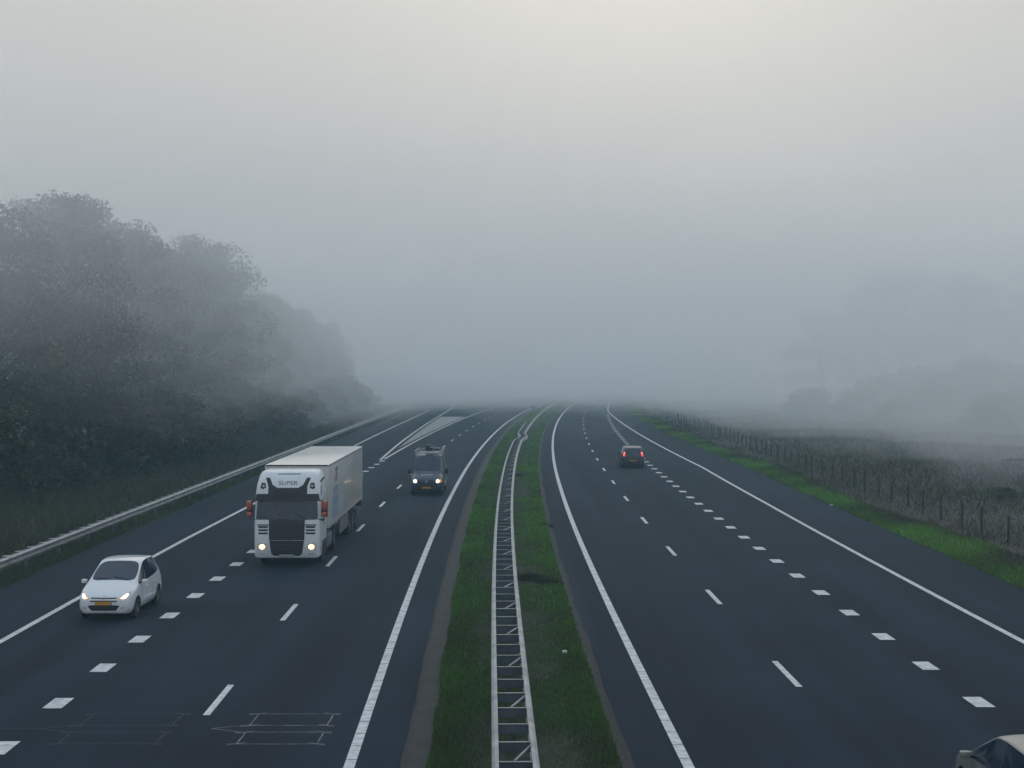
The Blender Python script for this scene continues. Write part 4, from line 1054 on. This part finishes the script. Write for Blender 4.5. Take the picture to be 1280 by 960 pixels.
nx, ny = len(fx), len(fy); o2 = nx * ny
def fog_layer(label, top, ph, amp, ceil, dens):
    V = [(x, y, under(x, y, top, ph, amp)) for y in fy for x in fx] + [(x, y, ceil + 1.5 * math.sin(x * 0.02 + y * 0.013 + ph)) for y in fy for x in fx]; F = []
    for j in range(ny - 1):
        for i in range(nx - 1):
            a = j * nx + i; F.append((a, a + nx, a + nx + 1, a + 1)); F.append((o2 + a, o2 + a + 1, o2 + a + nx + 1, o2 + a + nx))
    for i in range(nx - 1):
        F.append((i, i + 1, o2 + i + 1, o2 + i)); a = (ny - 1) * nx + i; F.append((a + 1, a, o2 + a, o2 + a + 1))
    for j in range(ny - 1):
        a = j * nx; F.append((a + nx, a, o2 + a, o2 + a + nx)); a += nx - 1; F.append((a, a + nx, o2 + a + nx, o2 + a))
    b = MB(); b.add(V, F)
    tag(b.build('fog', volume_mat('fog_bank', (0.988, 0.988, 0.988), dens, 0.0)), label, 'fog', kind='stuff')
fog_layer('dense upper layer of the fog bank lifting off the near road', 12.5, 0.0, 3.0, 29.0, 0.0075)
fog_layer('thin lower layer of the fog bank drifting over the verges', 7.5, 1.9, 2.2, 25.0, 0.0050)

# ------------------------------------------------------------------ light
SUN_EL, SUN_AZ = math.radians(18), math.radians(5)        # ahead, slightly to the right, behind the fog
w = bpy.data.worlds.new('World'); SC.world = w; w.use_nodes = True
N, L = w.node_tree.nodes, w.node_tree.links; bg = N['Background']
sk = N.new('ShaderNodeTexSky'); sk.sky_type = 'NISHITA'; sk.sun_disc = False; sk.sun_elevation = SUN_EL; sk.sun_rotation = SUN_AZ; sk.dust_density = 4.0; sk.air_density = 1.0
hs = N.new('ShaderNodeHueSaturation'); hs.inputs['Saturation'].default_value = 0.7; L.new(sk.outputs['Color'], hs.inputs['Color'])
tc = N.new('ShaderNodeTexCoord'); sx = N.new('ShaderNodeSeparateXYZ'); L.new(tc.outputs['Generated'], sx.inputs['Vector'])
nz = N.new('ShaderNodeTexNoise'); nz.inputs['Scale'].default_value = 3.0; nz.inputs['Detail'].default_value = 5; L.new(tc.outputs['Generated'], nz.inputs['Vector'])
rp = N.new('ShaderNodeValToRGB'); rp.color_ramp.elements[0].position = 0.32; rp.color_ramp.elements[1].position = 0.72
rp.color_ramp.elements[0].color = (0.95, 0.955, 0.96, 1); rp.color_ramp.elements[1].color = (1.05, 1.045, 1.04, 1); L.new(nz.outputs['Fac'], rp.inputs['Fac'])
zr = N.new('ShaderNodeValToRGB'); zr.color_ramp.elements[0].position = 0.15; zr.color_ramp.elements[1].position = 0.75      # cream low down, bluer overhead
zr.color_ramp.elements[0].color = (7.7, 7.4, 6.9, 1); zr.color_ramp.elements[1].color = (5.9, 7.1, 8.6, 1); L.new(sx.outputs['Z'], zr.inputs['Fac'])
zm = N.new('ShaderNodeMix'); zm.data_type = 'RGBA'; zm.blend_type = 'MULTIPLY'; zm.inputs['Factor'].default_value = 1; L.new(zr.outputs['Color'], zm.inputs['A']); L.new(rp.outputs['Color'], zm.inputs['B'])
dt = N.new('ShaderNodeVectorMath'); dt.operation = 'DOT_PRODUCT'; L.new(tc.outputs['Generated'], dt.inputs[0]); dt.inputs[1].default_value = (math.sin(SUN_AZ) * math.cos(SUN_EL), math.cos(SUN_AZ) * math.cos(SUN_EL), math.sin(SUN_EL))
mr = N.new('ShaderNodeMapRange'); mr.interpolation_type = 'SMOOTHSTEP'; mr.inputs['From Min'].default_value = 0.62; mr.inputs['From Max'].default_value = 1.0; L.new(dt.outputs['Value'], mr.inputs['Value'])
gl = N.new('ShaderNodeMix'); gl.data_type = 'RGBA'; L.new(mr.outputs['Result'], gl.inputs['Factor']); L.new(zm.outputs['Result'], gl.inputs['A']); gl.inputs['B'].default_value = (7.5, 6.95, 6.0, 1)
rp = gl
mx = N.new('ShaderNodeMix'); mx.data_type = 'RGBA'; mx.inputs['Factor'].default_value = 0.95
L.new(hs.outputs['Color'], mx.inputs['A']); L.new(rp.outputs['Result'], mx.inputs['B']); L.new(mx.outputs['Result'], bg.inputs['Color'])
bg.inputs['Strength'].default_value = 0.1
sl = bpy.data.lights.new('sun', 'SUN'); sl.energy = 0.5; sl.angle = math.radians(60); sl.color = (1.0, 0.93, 0.82)
so = bpy.data.objects.new('sun', sl); COL.objects.link(so)
dirv = Vector((math.sin(SUN_AZ) * math.cos(SUN_EL), math.cos(SUN_AZ) * math.cos(SUN_EL), math.sin(SUN_EL)))
so.rotation_euler = (-dirv).to_track_quat('-Z', 'Y').to_euler(); so.location = (0, 0, 60)

# ------------------------------------------------------------------ camera
cd = bpy.data.cameras.new('camera'); co = bpy.data.objects.new('camera', cd); COL.objects.link(co)
cd.sensor_width = 36; cd.lens = 36 * 1812 / 1280; cd.shift_y = -20 / 1280; cd.clip_end = 4000; cd.clip_start = 0.2
co.location = (0, 0, 7.55); co.rotation_euler = (PI / 2, 0, 0); SC.camera = co
SC.view_settings.view_transform = 'Standard'; SC.view_settings.look = 'None'; SC.view_settings.exposure = 0.22; SC.view_settings.gamma = 1
SC.view_settings.use_curve_mapping = False
SC.render.engine = 'CYCLES'
c = SC.cycles; c.use_denoising = True; c.max_bounces = 12; c.diffuse_bounces = 3; c.glossy_bounces = 3; c.transmission_bounces = 3; c.volume_bounces = 8; c.transparent_max_bounces = 8
c.sample_clamp_indirect = 6
c.volume_max_steps = 64
try: c.denoiser = 'OPENIMAGEDENOISE'
except Exception: pass
